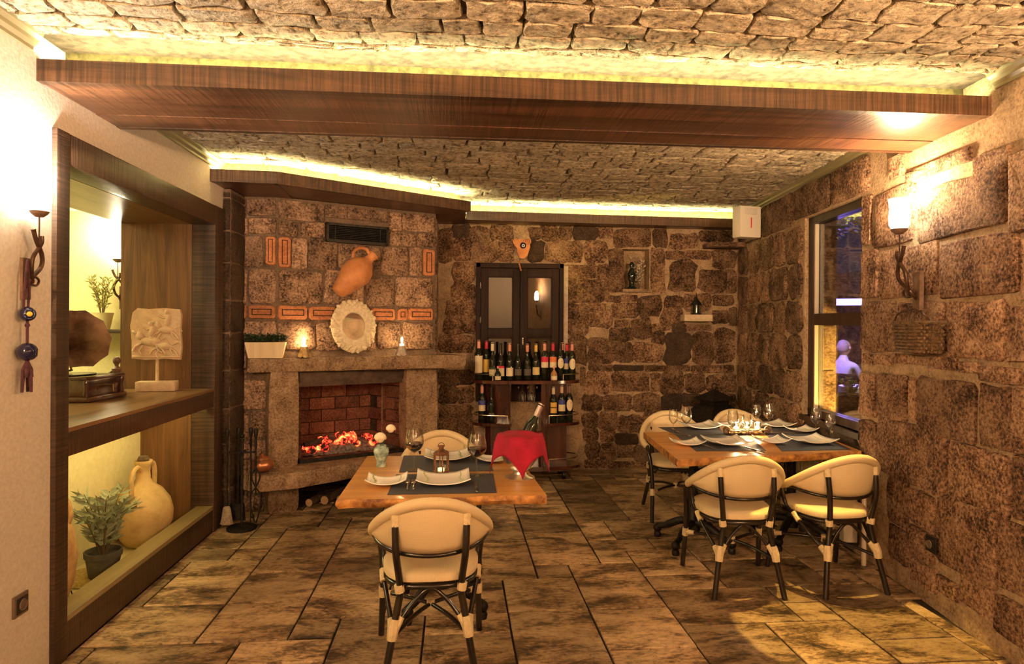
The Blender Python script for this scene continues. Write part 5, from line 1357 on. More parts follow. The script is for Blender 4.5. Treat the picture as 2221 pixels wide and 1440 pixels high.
# ice bucket with wine bottle and red napkin
bz = onz(*P6(1098,402), TZ+.001)
M['silverp'] = plain('polished_silver', (.80, .75, .68), .28, 1.0)
bk = thing('ice_bucket', 'polished silver footed ice bucket on the small table', 'ice bucket', tuple(bz))
pr = [(0,.0),(.078,0),(.08,.006),(.06,.014),(.035,.024),(.032,.036),(.06,.055),(.088,.10),(.098,.16),(.095,.205),(.104,.215)]
MB().lathe(pr + [(.098,.214),(.090,.20),(.092,.16),(.08,.10),(.05,.062),(0,.055)], 32).build('bowl', M['silverp'], bk, 50)
M['dglass'] = plain('dark_bottle_glass', (.010, .014, .008), .06, coat=.6)
M['foil'] = plain('grey_foil', (.34, .26, .24), .35, .5)
def bottle_mesh(h, rb, shoulder=.62, neck=.0145):
    return [(0,.004),(rb*.9,0),(rb,.006),(rb,h*shoulder),(rb*.93,h*(shoulder+.05)),(rb*.6,h*(shoulder+.115)),(neck*1.1,h*(shoulder+.17)),(neck,h*(shoulder+.22)),(neck,h*.965),(neck*1.15,h*.967),(neck*1.15,h*.985),(neck*.9,h),(0,h)]
wb = thing('wine_bottle', 'dark wine bottle with grey foil leaning in the ice bucket', 'bottle', tuple(bz + Vector((-.025, .005, .080))))
q = Matrix.Rotation(math.radians(26), 4, 'Y') @ Matrix.Rotation(math.radians(-8), 4, 'X')
MB().lathe(bottle_mesh(.335, .036), 24, (0,0,0), q).build('bottle', M['dglass'], wb, 50)
MB().lathe([(.0155,.262),(.0165,.266),(.0165,.333),(.017,.337),(0,.338)], 16, (0,0,0), q).build('capsule', M['foil'], wb, 50)
M['red'] = noisy('crimson_cloth', (.26,.001,.018), (.40,.002,.034), 12, .85, .15)
nk = thing('napkin', 'crimson cloth napkin draped over the ice bucket', 'napkin', tuple(bz + Vector((0,0,.22))))
def nap(u, v):
    # a square cloth gathered over the bucket: one corner hangs to the table in front, one over the left rim
    x = (u-.5)*.36; y = (v-.5)*.36; X = (x - y)*.70; Yy = (x + y)*.70
    r_ = math.hypot(X, Yy); ang = math.atan2(Yy, X); drop = 0 if r_ < .113 else -(r_-.113)*1.45
    k = 1 if r_ < .113 else (.113 + (r_-.113)*.22)/r_
    fold = .016*(.5+.5*math.sin(ang*6+.6))*min(max(r_-.09, 0)/.05, 1)      # folds stand out from the bucket
    c_, s_ = (X/r_, Yy/r_) if r_ > 1e-6 else (1, 0)
    hump = .020*math.exp(-((X-.03)**2+(Yy)**2)/.004)
    return Vector((X*k + c_*fold, Yy*k + s_*fold, .004 + drop + hump + (.004*math.sin(X*45+Yy*30)+.004 if r_ < .11 else .004)))
nm_ = MB().grid(nap, 36, 36)
b0_ = Vector((-.025, .005, .080-.22)); bd_ = (q @ Vector((0,0,1))).normalized()
def near_bottle(f):
    c_ = sum((Vector(nm_.v[i]) for i in f), Vector())/len(f); w_ = c_ - b0_; return (w_ - bd_*w_.dot(bd_)).length < .050
nm_.f = [f for f in nm_.f if not near_bottle(f)]                           # the cloth parts round the neck of the bottle
o = nm_.build('cloth', M['red'], nk, 80, fix=False); solidify(o, .002, 1)
# candle tray on the long table
ct = onz(*P7(778,335), TZ+.004); ct2 = thing('candle_tray', 'ornate scrolled pewter candle tray on long table', 'candle holder', tuple(ct), math.radians(3))
M['pewter'] = noisy('antique_pewter', (.16,.10,.06), (.45,.33,.22), 40, .45, .4, .004, metal=.6)
MB().bbox(-.15, .15, -.035, .035, .022, .034, .004).build('tray', M['pewter'], ct2)
for s_ in (-1, 1):
    MB().tube([Vector((s_*(.165 - .028*math.cos(t)*(1-t/16)), 0, .03 + .026*math.sin(t)*(1-t/16))) for t in [k*.45 for k in range(26)]], .007, 6).build('scroll', M['pewter'], ct2)
    for f in (-1, 1):
        MB().tube(spline([(s_*.14, f*.036, .012), (s_*.09, f*.04, .03), (s_*.05, f*.04, .008), (s_*.015, f*.038, .026), (s_*.02, f*.038, .012)]), .005, 6).build('scrollwork', M['pewter'], ct2)
        MB().ball((s_*.14, f*.025, .010), .010, 8).build('foot', M['pewter'], ct2)
MB().ball((0,-.036,.016), .012, 8).build('boss', M['pewter'], ct2)
for i, x in enumerate((-.085, -.005, .075)):
    t = thing('tea_light', ['lit tea light in glass cup at left of the candle tray', 'lit tea light in glass cup at middle of candle tray', 'lit tea light in glass cup at right of candle tray'][i], 'candle', tuple(ct + Vector((x, 0, .0345))), 0, 'tea lights in the tray')
    MB().lathe([(0,0),(.022,0),(.028,.02),(.032,.05),(.031,.05),(.026,.02),(.02,.003),(0,.003)], 18).build('cup', M['clear'], t, 60)
    MB().lathe([(0,.004),(.018,.004),(.018,.018),(0,.018)], 14).build('wax', M['candle'], t, 0)
    MB().lathe([(0,.019),(.004,.023),(.005,.030),(.002,.040),(0,.045)], 8).build('flame', M['flame'], t, 60)
    l = lamp('tea_light_glow', 'POINT', (0,0,.055), 1.3, (1,.66,.34), .01); l.parent = t
# ------------------------------------------------------------------ wine trolley
M['cherry'] = wood_mat('dark_cherry', (.030,.006,.004), (.105,.026,.015), 'Z', 8, .18, .05, coat=.6)
M['chrome'] = plain('bright_rail', (.72, .62, .48), .2, 1.0)
YC = onz(1243, 1040, 0).y
c_l, c_r = ony(1026, 822, YC).x, ony(1262, 822, YC).x
CXm = (c_l+c_r)/2; CW = (c_r-c_l)/2; CYm = 6.315; CDp = .205
cart = thing('wine_trolley', 'dark cherry wine trolley with rails and casters before the back wall', 'trolley', (CXm, CYm, 0))
def ell(a, w, d, p=2.6): 
    ca, sa = math.cos(a), math.sin(a); return Vector((w*abs(ca)**(2/p)*(1 if ca >= 0 else -1), d*abs(sa)**(2/p)*(1 if sa >= 0 else -1), 0))
def shelf_oval(z, th, name, x0=-1, x1=1):
    pts = [ell(2*PI*k/48, CW, CDp) for k in range(48)]; pts = [p for p in pts if x0*CW-.001 <= p.x <= x1*CW+.001]
    MB().prism(pts, (0,0,z-th), (0,0,z)).build(name, M['cherry'], cart, 30)
ZT, ZM, ZL = .965, .555, .135
shelf_oval(ZT, .03, 'top_shelf')
bw0, bw1 = ony(1108, 830, YC).x - CXm, ony(1189, 830, YC).x - CXm      # the open middle bay
for s_, xa, xb in ((-1, -.40, bw0), (1, bw1, .40)):
    # curved cabinet cheek
    MB().prism([Vector((xa, .12, 0)), Vector((xa, .05, 0)), Vector((xa+(.05 if s_ < 0 else -.05), .0, 0)), Vector((xb, -.035, 0)), Vector((xb, .12, 0))], (0,0,.12), (0,0,ZT-.031)).build('cabinet_cheek', M['cherry'], cart, 20)
for s_ in (-1, 1):
    for z in (ZM, ZL):
        pts = [ell(2*PI*k/48, CW, CDp) for k in range(48)]; e = .16
        pts = [p for p in pts if p.x*s_ > e]; pts.sort(key=lambda p: math.atan2(p.y, p.x*s_))
        pts = pts + [Vector((s_*e, pts[-1].y, 0)), Vector((s_*e, pts[0].y, 0))]
        MB().prism(pts, (0,0,z-.028), (0,0,z)).build('side_shelf', M['cherry'], cart, 30)
        rail = [ell(a, CW-.012, CDp-.012) for a in [(-PI/2+.30 + (PI-.6)*k/16) for k in range(17)]]; rail = [Vector((s_*abs(p.x), p.y, z+.075)) for p in rail]
        MB().tube([rail[0] - Vector((0,0,.075))] + rail + [rail[-1] - Vector((0,0,.075))], .0055, 6).build('rail', M['chrome'], cart)
    a0 = [(-PI/2+.62 + (PI-1.24)*k/16) for k in range(17)]; rail = [ell(a, CW-.012, CDp-.012) for a in a0]; rail = [Vector((s_*abs(p.x), p.y, ZT+.06)) for p in rail]
    MB().tube([rail[0] - Vector((0,0,.06))] + rail + [rail[-1] - Vector((0,0,.06))], .0055, 6).build('rail', M['chrome'], cart)
MB().box(bw0, bw1, .10, .12, .12, ZM-.12).build('bay_back', M['cherry'], cart, 0)
MB().box(bw0, bw1, -.16, .12, .105, .13).build('bay_floor', M['cherry'], cart, 0)
MB().box(-.40, .40, -.15, .15, .085, .107).build('plinth', M['cherry'], cart, 0)
for x in (bw0, bw1): MB().tube([(x, -.042, .12), (x, -.042, ZT-.03)], .007, 6).build('edge_bead', M['cherry'], cart)
for x in (-.09, 0, .09): MB().bbox(x-.008, x+.008, -.14, .1, ZT-.080, ZT-.060, .002).build('glass_rack', M['cherry'], cart)
for x, y in ((-.36,-.11),(.36,-.11),(-.36,.12),(.36,.12)):
    w = MB().tube([(x-.014, y, .042), (x+.014, y, .042)], .042, 16).build('caster', M['iron'], cart); MB().bbox(x-.022, x+.022, y-.02, y+.02, .07, .087, .004).build('fork', M['iron'], w)
for i, (x, y, lab) in enumerate(((-.045, -.07, 'stemmed glass hanging upside down in trolley bay, left one'), (.045, -.09, 'stemmed glass hanging upside down in trolley bay, front right'), (.045, .03, 'stemmed glass hanging upside down in trolley bay, back right'))):
    t = thing('hanging_glass', lab, 'wine glass', (CXm+x, CYm+y, ZT-.21), 0, 'glasses in the trolley')
    MB().lathe([(.030,0),(.036,.03),(.038,.06),(.030,.085),(.006,.10)], 18).build('bowl', M['wglass'], t, 60); MB().tube([(0,0,.10),(0,0,.155)], .0035, 6).build('stem', M['wglass'], t); MB().lathe([(0,.157),(.042,.156),(.042,.154),(0,.153)], 18).build('foot', M['wglass'], t)
# bottles
def mkmat(cache={}):
    def g(col, r_=.5, me=0.0):
        k = (col, r_, me)
        if k not in cache: cache[k] = plain('paint_%d' % len(cache), col, r_, me)
        return cache[k]
    return g
paint = mkmat()
CREAM, YEL, RED, BLUE, PINK, ORNG = (.74,.64,.44), (.72,.46,.10), (.62,.02,.06), (.05,.06,.30), (.72,.30,.22), (.75,.20,.06)
def bottle(label, x, y, z, h, rb, cap, lab, lz=(.22,.52), lw=1.15, sh=.62, second=None, rot=0, group='wine bottles on the trolley', oval=False):
    t = thing('wine_bottle', label, 'bottle', (x, y, z+.001), rot, group)
    MB().lathe(bottle_mesh(h, rb, sh), 20).build('glass', M['dglass'], t, 50)
    if cap: MB().lathe([(.0152,h*.78),(.0162,h*.79),(.0162,h*.985),(.015,h*1.003),(0,h*1.004)], 14).build('capsule', paint(cap, .45), t, 50)
    def patch(c, z0, z1, w, r_):
        m_ = MB(); n = 10
        m_.grid(lambda u, v: Vector((r_*math.sin((u-.5)*2*w), -r_*math.cos((u-.5)*2*w), h*(z0+(z1-z0)*v))), n, 2); return m_
    if lab:
        if oval:
            m_ = MB(); zc = h*(lz[0]+lz[1])/2; hh = h*(lz[1]-lz[0])/2; r_ = rb+.0008
            def ov(q_, a): return Vector((r_*math.sin(lw*.8*q_*math.cos(a)), -r_*math.cos(lw*.8*q_*math.cos(a)), zc+hh*q_*math.sin(a)))
            m_.add([Vector((0,-r_,zc))] + [ov(q_, 2*PI*k/20) for q_ in (.33,.66,1) for k in range(20)], [(0, 1+k, 1+(k+1) % 20) for k in range(20)] + [(1+j*20+k, 1+(j+1)*20+k, 1+(j+1)*20+(k+1) % 20, 1+j*20+(k+1) % 20) for j in (0,1) for k in range(20)]); m_.build('label', paint(lab, .7), t, 60)
            MB().ball((rb*.3, -rb*.955, zc+hh*.35), .005, 8).build('emblem', paint(RED, .6), t)
        else: patch(lab, *lz, lw, rb+.0008).build('label', paint(lab, .7), t, 60)
        if second: patch(second[0], *second[1], lw, rb+.0012).build('label_band', paint(second[0], .6), t, 60)
    return t
def zx(v): return 1020 + v/7.2
def bx_(v, y): return ony(zx(v), 800, y).x
yb = CYm - .02; yf = CYm - .145
top = [(130,.385,.040,PINK,CREAM,(.17,.60),None,False,'big bottle with tall cream label at the left end of trolley top'),(250,.375,.037,RED,YEL,(.18,.52),None,False,'bottle with yellow label second from left on trolley top'),
 (345,.36,.036,CREAM,CREAM,(.10,.32),(( .03,.08,.04),(.28,.33)),False,'bottle with cream capsule third from left on trolley top'),(475,.355,.037,None,CREAM,(.10,.32),(RED,(.32,.38)),False,'bottle with red topped cream label fourth from left on trolley top'),
 (615,.355,.037,PINK,CREAM,(.10,.33),None,False,'burgundy bottle with wide cream label left of the middle of trolley top'),(745,.35,.036,None,(.10,.09,.07),(.12,.3),None,False,'dark bottle without pale label at the middle of trolley top'),
 (890,.35,.036,PINK,(.09,.08,.07),(.12,.3),None,False,'dark bottle with pink capsule right of the middle of trolley top'),(1025,.35,.037,YEL,(.66,.52,.25),(.14,.35),None,False,'bottle with yellow capsule and tan label on trolley top'),
 (1160,.36,.036,PINK,CREAM,(.33,.50),(RED,(.48,.62)),False,'bottle with crimson and cream label on trolley top'),(1290,.36,.036,RED,CREAM,(.33,.50),(ORNG,(.48,.62)),False,'bottle with orange and cream label on trolley top'),
 (1405,.355,.036,None,CREAM,(.31,.60),None,True,'bottle with oval cream label on trolley top'),(1510,.355,.036,RED,CREAM,(.28,.46),(BLUE,(.44,.58)),False,'bottle with blue and cream label on trolley top'),
 (1588,.36,.037,PINK,CREAM,(.28,.58),None,True,'bottle with oval label and pink capsule near the right end of trolley top')]
for i, (v, h, rb, cap, lab, lz_, sec, ov, name) in enumerate(top):
    y = yb - .03*math.cos((v-880)/700*PI/2) if 250 < v < 1600 else yb + .02
    if i == 1: y = yb + .075
    if i == 11: y = yb + .03
    if i == 12: y = yb - .035
    bottle(name, bx_(v, y), y, ZT, h, rb, cap, lab, lz_, 1.15, .62 if i not in (2,3,4,5,6,7) else .50, sec, 0, oval=ov)
bottle('bottle mostly hidden behind the oval and blue labelled bottles on trolley top', bx_(1440, yb+.095), yb+.097, ZT, .36, .036, PINK, CREAM, (.3,.5), .5, rot=.8)
def flask(label, v, col, cl):
    x = bx_(v, yf); t = thing('small_flask', label, 'bottle', (x, yf, ZT+.001), 0, 'small flasks on the trolley')
    MB().lathe([(0,0),(.030,0),(.033,.01),(.033,.05),(.03,.07),(.018,.088),(.009,.10),(.008,.135),(0,.136)], 18).build('glass', col, t, 50)
    MB().lathe([(.0095,.115),(.0095,.137),(0,.138)], 10).build('capsule', paint(PINK, .5), t); m_ = MB(); m_.grid(lambda u, w: Vector((.0338*math.sin((u-.5)*2), -.0338*math.cos((u-.5)*2), .008+.036*w)), 8, 2); m_.build('label', paint(cl, .7), t, 60)
flask('small dark round flask before the bottles, left on trolley top', 430, M['dglass'], CREAM)
flask('small amber flask before the bottles, right on trolley top', 1308, plain('amber_glass', (.42,.20,.07), .12, coat=.5), CREAM)
ys = CYm - .098
bottle('bottle with blue label and red capsule on left trolley shelf', bx_(185, CYm-.045), CYm-.045, ZM, .36, .036, PINK, CREAM, (.30,.48), 1.1, second=(BLUE, (.46,.58)))
bottle('dark bottle without label on left trolley shelf', bx_(332, ys), ys, ZM, .345, .036, None, (.10,.09,.06), (.2,.28), .8, .5)
bottle('bottle with yellow label on right trolley shelf', bx_(1300, ys), ys, ZM, .345, .036, (.6,.5,.35), YEL, (.26,.56), 1.0, second=((.10,.06,.02), (.40,.43)))
bottle('bottle with blue topped white label on right trolley shelf', bx_(1430, ys), ys, ZM, .36, .036, (.6,.4,.3), CREAM, (.30,.50), 1.1, second=(BLUE, (.48,.60)))
bottle('bottle with oval white label on right trolley shelf', bx_(1548, CYm-.075), CYm-.075, ZM, .36, .036, (.2,.1,.08), CREAM, (.30,.62), 1.15, oval=True)

# ------------------------------------------------------------------ glazed double casement in the back wall
M['doorwood'] = wood_mat('very_dark_joinery', (.010,.005,.004), (.035,.017,.011), 'Z', 10, .55, .08)
M['doorwood'].node_tree.nodes['Principled BSDF'].inputs['Specular IOR Level'].default_value = .15
M['pane'] = glass_mat('window_pane', (.6,.58,.55), .07)
M['interior'] = noisy('dim_cupboard', (.05,.038,.024), (.11,.085,.055), 3, .8, 0)
a_ = ony(1033, 570, D-.05); b_ = ony(1222, 575, D-.05)
dx0, dx1, dzt = a_.x, b_.x, a_.z; dzb = .72
win1 = struct(MB().box(dx0+.02, dx1-.02, D-.012, D-.006, dzb, dzt-.02).build('window_1', M['interior'], smooth=0))
def wpart(mb, n, m, par, sm=25): return mb.build(n, m, par, sm)
for args in ((dx0, dx0+.045, dzb, dzt), (dx1-.045, dx1, dzb, dzt), (dx0, dx1, dzt-.05, dzt)): wpart(MB().bbox(args[0], args[1], D-.085, D-.005, args[2], args[3], .005), 'frame', M['doorwood'], win1)
xm = (dx0+dx1)/2
for xa, xb in ((dx0+.048, xm-.002), (xm+.002, dx1-.048)):
    leaf = wpart(MB().bbox(xa, xa+.07, D-.075, D-.035, dzb, dzt-.053, .005), 'casement', M['doorwood'], win1)
    wpart(MB().bbox(xb-.07, xb, D-.075, D-.035, dzb, dzt-.053, .005), 'stile', M['doorwood'], leaf)
    for z0, z1 in ((dzt-.053-.085, dzt-.053), (1.37, 1.46), (dzb, dzb+.08)): wpart(MB().bbox(xa+.07, xb-.07, D-.073, D-.037, z0, z1, .005), 'rail', M['doorwood'], leaf)
    for z0, z1 in ((1.46, dzt-.138), (dzb+.08, 1.37)):
        wpart(MB().box(xa+.07, xb-.07, D-.052, D-.047, z0, z1), 'pane', M['pane'], leaf, 0)
        for q_ in ((xa+.07, xa+.08, z0, z1), (xb-.08, xb-.07, z0, z1), (xa+.07, xb-.07, z0, z0+.01), (xa+.07, xb-.07, z1-.01, z1)): wpart(MB().box(q_[0], q_[1], D-.066, D-.046, q_[2], q_[3]), 'bead', M['doorwood'], leaf, 0)
    for zh in (1.9, 1.55):
        if xa < xm-.1: wpart(MB().tube([(xa-.004, D-.085, zh-.03), (xa-.004, D-.085, zh+.03)], .008, 8), 'hinge', M['chrome'], leaf)
wpart(MB().tube([(xm+.03, D-.08, 1.37), (xm+.03, D-.10, 1.37), (xm+.03, D-.10, 1.30)], .006, 6), 'handle', M['chrome'], win1)
struct(MB().box(dx1+.004, dx1+.05, D-.05, D+.001, dzb-.3, dzt-.02).build('trim_6', noisy('pale_render', (.40,.33,.25), (.55,.47,.37), 20, .9, .3), smooth=0))
# clay mask charm over the casement
mp = ony(1131, 541, D-.05)
mask = thing('clay_charm', 'orange clay mask charm with blue eye bead above the casement', 'charm', (mp.x, D-.094, mp.z))
ol = [(-.075,.085),(-.03,.10),(.03,.10),(.08,.085),(.085,.02),(.06,-.06),(.02,-.10),(-.02,-.095),(-.045,-.04),(-.05,.01),(-.08,.04)]
bm = MB().prism([Vector((x, .03, z)) for x, z in ol], (0,0,0), (0,-.03,0)); o = bm.build('body', M['terra'], mask, 30)
for s_ in (-1, 1): MB().tube([Vector((s_*.065+.022*math.cos(t), -.004, .075+.024*math.sin(t))) for t in [2*PI*k/14 for k in range(14)]], .008, 6, closed=True).build('ear', M['terra'], mask)
MB().ball((0,0,0), 1, 16, Matrix.Translation((.012,-.006,.035)) @ Matrix.Diagonal((.032,.014,.032,1))).build('eye_bead', M['bead'], mask); MB().ball((0,0,0), 1, 12, Matrix.Translation((.012,-.018,.033)) @ Matrix.Diagonal((.016,.006,.016,1))).build('eye_ring', plain('white_enamel', (.8,.8,.85), .3), mask); MB().ball((0,0,0), 1, 10, Matrix.Translation((.012,-.023,.033)) @ Matrix.Diagonal((.008,.004,.008,1))).build('pupil', M['bead'], mask)
MB().tube([(-.02,-.005,-.09), (-.03,-.012,-.15), (-.012,-.014,-.215)], .0022, 5).build('string', M['cord'], mask)
for k in range(6): MB().ball((-.036+.005*k, -.014, -.125-.018*k), .0095, 8).build('bead', M['terra'], mask)
# stone sill and dark statuette in the little wall niche
nic = tag(MB().bbox(nx0-.01, nx1+.015, D-.07, D+.16, nz0-.03, nz0+.002, .008).build('stone_sill', M['mantel_stone']), 'pale stone sill of the little niche in the fieldstone wall', 'sill')
stt = thing('statuette', 'dark glossy statuette in the little niche of the fieldstone wall', 'figurine', ((nx0*.62+nx1*.38), D+.03, nz0+.003))
MB().lathe([(0,0),(.045,0),(.048,.015),(.03,.03),(.026,.07),(.038,.11),(.042,.16),(.028,.20),(.016,.22),(.024,.245),(.026,.265),(.014,.285),(0,.29)], 18).build('figure', M['dglass'], stt, 50)
fo = thing('dried_posy', 'pale dried flower posy in the little niche of the fieldstone wall', 'flowers', ((nx0*.3+nx1*.7), D+.08, nz0+.003))
leafy(fo, 9, .36, .09, .035, .02, 9, noisy('dried_petals', (.30,.25,.18), (.60,.52,.40), 20, .8, .1), 77, 0.0, .1, .002)
# pale stone bracket with a little bell lantern
la, lb = ony(1485, 682, D-.14), ony(1546, 697, D-.14)
br_ = tag(MB().bbox(la.x, lb.x, D-.14, D+.01, lb.z, la.z, .006).build('stone_bracket', noisy('pale_limestone', (.55,.43,.29), (.68,.55,.39), 25, .8, .3)), 'pale stone bracket sticking out of the fieldstone wall', 'bracket')
bl_ = thing('bell_lantern', 'small black bell shaped lantern on the pale stone bracket', 'lantern', ((la.x+lb.x)/2-.0, D-.07, la.z+.001))
MB().lathe([(0,0),(.05,0),(.05,.012),(.042,.016)], 16).build('base', M['iron'], bl_, 30)
for k in range(6): a = k*PI/3; MB().tube([(.042*math.cos(a), .042*math.sin(a), .012), (.036*math.cos(a), .036*math.sin(a), .11)], .004, 5).build('post', M['iron'], bl_)
MB().lathe([(.036,.016),(.034,.105)], 12).build('glass', M['dglass'], bl_, 60)
MB().lathe([(.058,.10),(.05,.115),(.025,.15),(.012,.165),(.014,.18),(.006,.195),(.003,.225),(0,.23)], 16).build('roof', M['iron'], bl_, 50)
# ledge and loudspeaker in the top right corner
sa, sb = ony(1530, 524, D-.1), ony(1640, 540, D-.1)
tag(MB().bbox(sa.x, XR(D-.2)+.01, D-.26, D-.018, sb.z, sb.z+.05, .012).build('stone_ledge', M['stone_red']), 'flat stone ledge in the corner under the loudspeaker', 'ledge')
M['spk'] = plain('white_plastic', (.66,.62,.54), .4); M['grille'] = noisy('speaker_grille', (.50,.47,.41), (.62,.58,.51), 160, .6, .3, .002)
pa, pb2 = ony(1597, 447, 5.68), ony(1648, 516, 5.68)
spw, sph = (pb2.x-pa.x)/2, (pa.z-pb2.z)/2
spk = thing('loudspeaker', 'white wall loudspeaker in the corner under the ceiling', 'speaker', ((pa.x+pb2.x)/2, 5.71, pb2.z), math.radians(12))
MB().bbox(-spw, spw, -.06, .06, 0, 2*sph, .014).build('cabinet', M['spk'], spk)
MB().lathe([(0,-.066),(spw*.75,-.066),(spw*.8,-.06)], 28, (0,0,0), Matrix.Translation((0,0,sph*.85)) @ Matrix.Rotation(-PI/2, 4, 'X') @ Matrix.Scale(-1, 4, (0,0,1))).build('grille', M['grille'], spk, 40)
MB().bbox(-spw*.55, spw*.55, -.068, -.055, sph*1.45, sph*1.85, .003).build('tweeter_grille', M['grille'], spk)
MB().bbox(-.003, .003, -.072, -.064, sph*.6, sph*1.25, .001).build('badge', paint(RED, .5), spk)
MB().tube([(0,.05,sph), (.10,.12,sph), (.24,.12,sph)], .012, 8).build('bracket', M['spk'], spk)
# big black lantern standing in the corner behind the long table
bg = thing('floor_lantern', 'big black pierced metal lantern standing in the corner behind the long table', 'lantern', (2.54, 6.12, .002), .35)
def sqr(h, z): return [Vector((h, h, z)), Vector((-h, h, z)), Vector((-h, -h, z)), Vector((h, -h, z))]
MB().prism(sqr(.2, 0), (0,0,0), (0,0,.04)).build('base', M['iron'], bg, 0)
for p in sqr(.175, .04): MB().bbox(p.x-.015, p.x+.015, p.y-.015, p.y+.015, .04, .55, .003).build('post', M['iron'], bg)
for k in range(4):
    a, b = sqr(.17, .05)[k], sqr(.17, .05)[(k+1) % 4]; MB().add([a, b, b+Vector((0,0,.49)), a+Vector((0,0,.49))], [(0,1,2,3)]).build('pane', M['dglass'], bg, 0)
rf = MB(); r0, r1, r2 = sqr(.27, .55), sqr(.11, .73), sqr(.09, .75)
rf.add(r0+r1, [(0,1,5,4),(1,2,6,5),(2,3,7,6),(3,0,4,7),(3,2,1,0)]); rf.build('roof', M['iron'], bg, 0)
MB().prism(sqr(.095, .73), (0,0,0), (0,0,.05)).build('vent_collar', M['iron'], bg, 0)
up = MB(); up.add(sqr(.15, .78)+[Vector((0,0,.88))], [(0,1,4),(1,2,4),(2,3,4),(3,0,4),(3,2,1,0)]); up.build('cap', M['iron'], bg, 0)
MB().tube([Vector((.03*math.cos(t), 0, .905+.03*math.sin(t))) for t in [2*PI*k/16 for k in range(16)]], .005, 6, closed=True).build('ring', M['iron'], bg)
# ribbed radiator under the window with its pipe
rad = thing('radiator', 'cream ribbed radiator under the window behind the chairs', 'radiator', tuple(rp(4.5, .10, .10)))
M['radw'] = plain('cream_enamel', (.60, .52, .40), .4)
rb_ = Vector(rad.location); n = 13
for k in range(n):
    y = 3.98 + .76*k/(n-1); c = rp(y, .10, 0); MB().bbox(-.026, .026, -.045, .045, .0, .50, .012, Matrix.Translation(c - rb_ + Vector((0,0,.10))) @ Matrix.Rotation(RANG, 4, 'Z') @ Matrix.Rotation(PI/2, 4, 'Z')).build('rib', M['radw'], rad)
for z in (.05, .45): MB().tube([rp(3.98, .10, .10+z)-rb_, rp(4.74, .10, .10+z)-rb_], .018, 8).build('header', M['radw'], rad)
p0, p1 = rp(3.84, .074, .66), rp(3.84, .074, .0)
tag(MB().tube([p1, p0, p0+RN*-.03+Vector((0,0,.03))], .014, 8).build('heating_pipe', plain('pale_pipe', (.72,.60,.46), .4)), 'pale heating pipe on the right wall beside the radiator', 'pipe')
# wicker basket on the right wall under the sconce
q0, q1 = onR(1953, 700, .06), onR(2050, 768, .06)
bk_y = (q0.y+q1.y)/2; bw = abs(q0.y-q1.y)/2; bh = q0.z - q1.z
bas = thing('wall_basket', 'dark woven half basket hung on the right wall under the sconce', 'basket', tuple(rp(bk_y, .055, q1.z)))
M['wicker'] = noisy('brown_wicker', (.045,.024,.010), (.20,.115,.05), 40, .7, .3, .004)
bo = Vector(bas.location)
def bpt(a, z, k=1.0): return rp(bk_y + bw*math.cos(a)*k*(.86+.14*z/bh), .055 + .10*math.sin(a)*k*(.86+.14*z/bh), q1.z + z) - bo
for j in range(9):
    z = bh*(j+.5)/9; pts = [bpt(PI*k/36, z, 1.0 + (.035 if (k+j) % 2 else -.035)) for k in range(37)]; MB().tube(pts, bh/18*.95, 5).build('weave_row', M['wicker'], bas, 60)
for k in range(10): a = PI*(k+.5)/10; MB().tube([bpt(a, 0, 1.0), bpt(a, bh, 1.0)], .006, 5).build('stake', M['wicker'], bas)
MB().tube([bpt(PI*k/20, bh, 1.03) for k in range(21)] , .010, 6).build('rim', M['wicker'], bas, 60)
MB().add([bpt(PI*k/12, .004, .95) for k in range(13)], [tuple(range(13))]).build('bottom', M['wicker'], bas, 0)
MB().tube(spline([bpt(.5, bh, 1), bpt(.75, bh+.05, .8), bpt(1.3, bh+.075, .35)]), .004, 5).build('hanger', M['bronze'], bas); MB().tube(spline([bpt(2.6, bh, 1), bpt(2.3, bh+.05, .8), bpt(1.4, bh+.075, .35)]), .004, 5).build('hanger', M['bronze'], bas)

# ------------------------------------------------------------------ right hand window and the garden at night
M['winwood'] = wood_mat('dark_window_wood', (.014,.006,.004), (.05,.022,.012), 'Z', 10, .5, .1)
win2 = MB(); WO = -.07
for a in ((WY0, WY0+.06, WZ0, WZ1), (WY1-.085, WY1, WZ0, WZ1), (WY0, WY1, WZ0, WZ0+.06), (WY0, WY1, WZ1-.06, WZ1)): rbox(win2, a[0], a[1], WO-.04, WO+.04, a[2], a[3])
win2 = struct(win2.build('window_2', M['winwood'], smooth=0))
zmid = 1.56
rbox(m1 := MB(), WY0+.06, WY1-.06, WO-.035, WO+.035, zmid-.045, zmid+.045); m1.build('transom', M['winwood'], win2, 0)
for z0, z1 in ((WZ0+.06, zmid-.045), (zmid+.045, WZ1-.06)):
    rbox(m1 := MB(), WY0+.06, WY1-.06, WO-.004, WO+.002, z0, z1); m1.build('pane', glass_mat('night_pane_%d' % int(z0*100), (.93,.93,.93), .05), win2, 0)
    rbox(m1 := MB(), WY1-.10, WY1-.085, WO+.002, WO+.03, z0, z1); m1.build('pane_bead', M['radw'], win2, 0)
rbox(m1 := MB(), WY0-.02, WY1+.02, -.10, .03, WZ0-.04, WZ0); struct(m1.build('trim_7', M['winwood'], smooth=0))
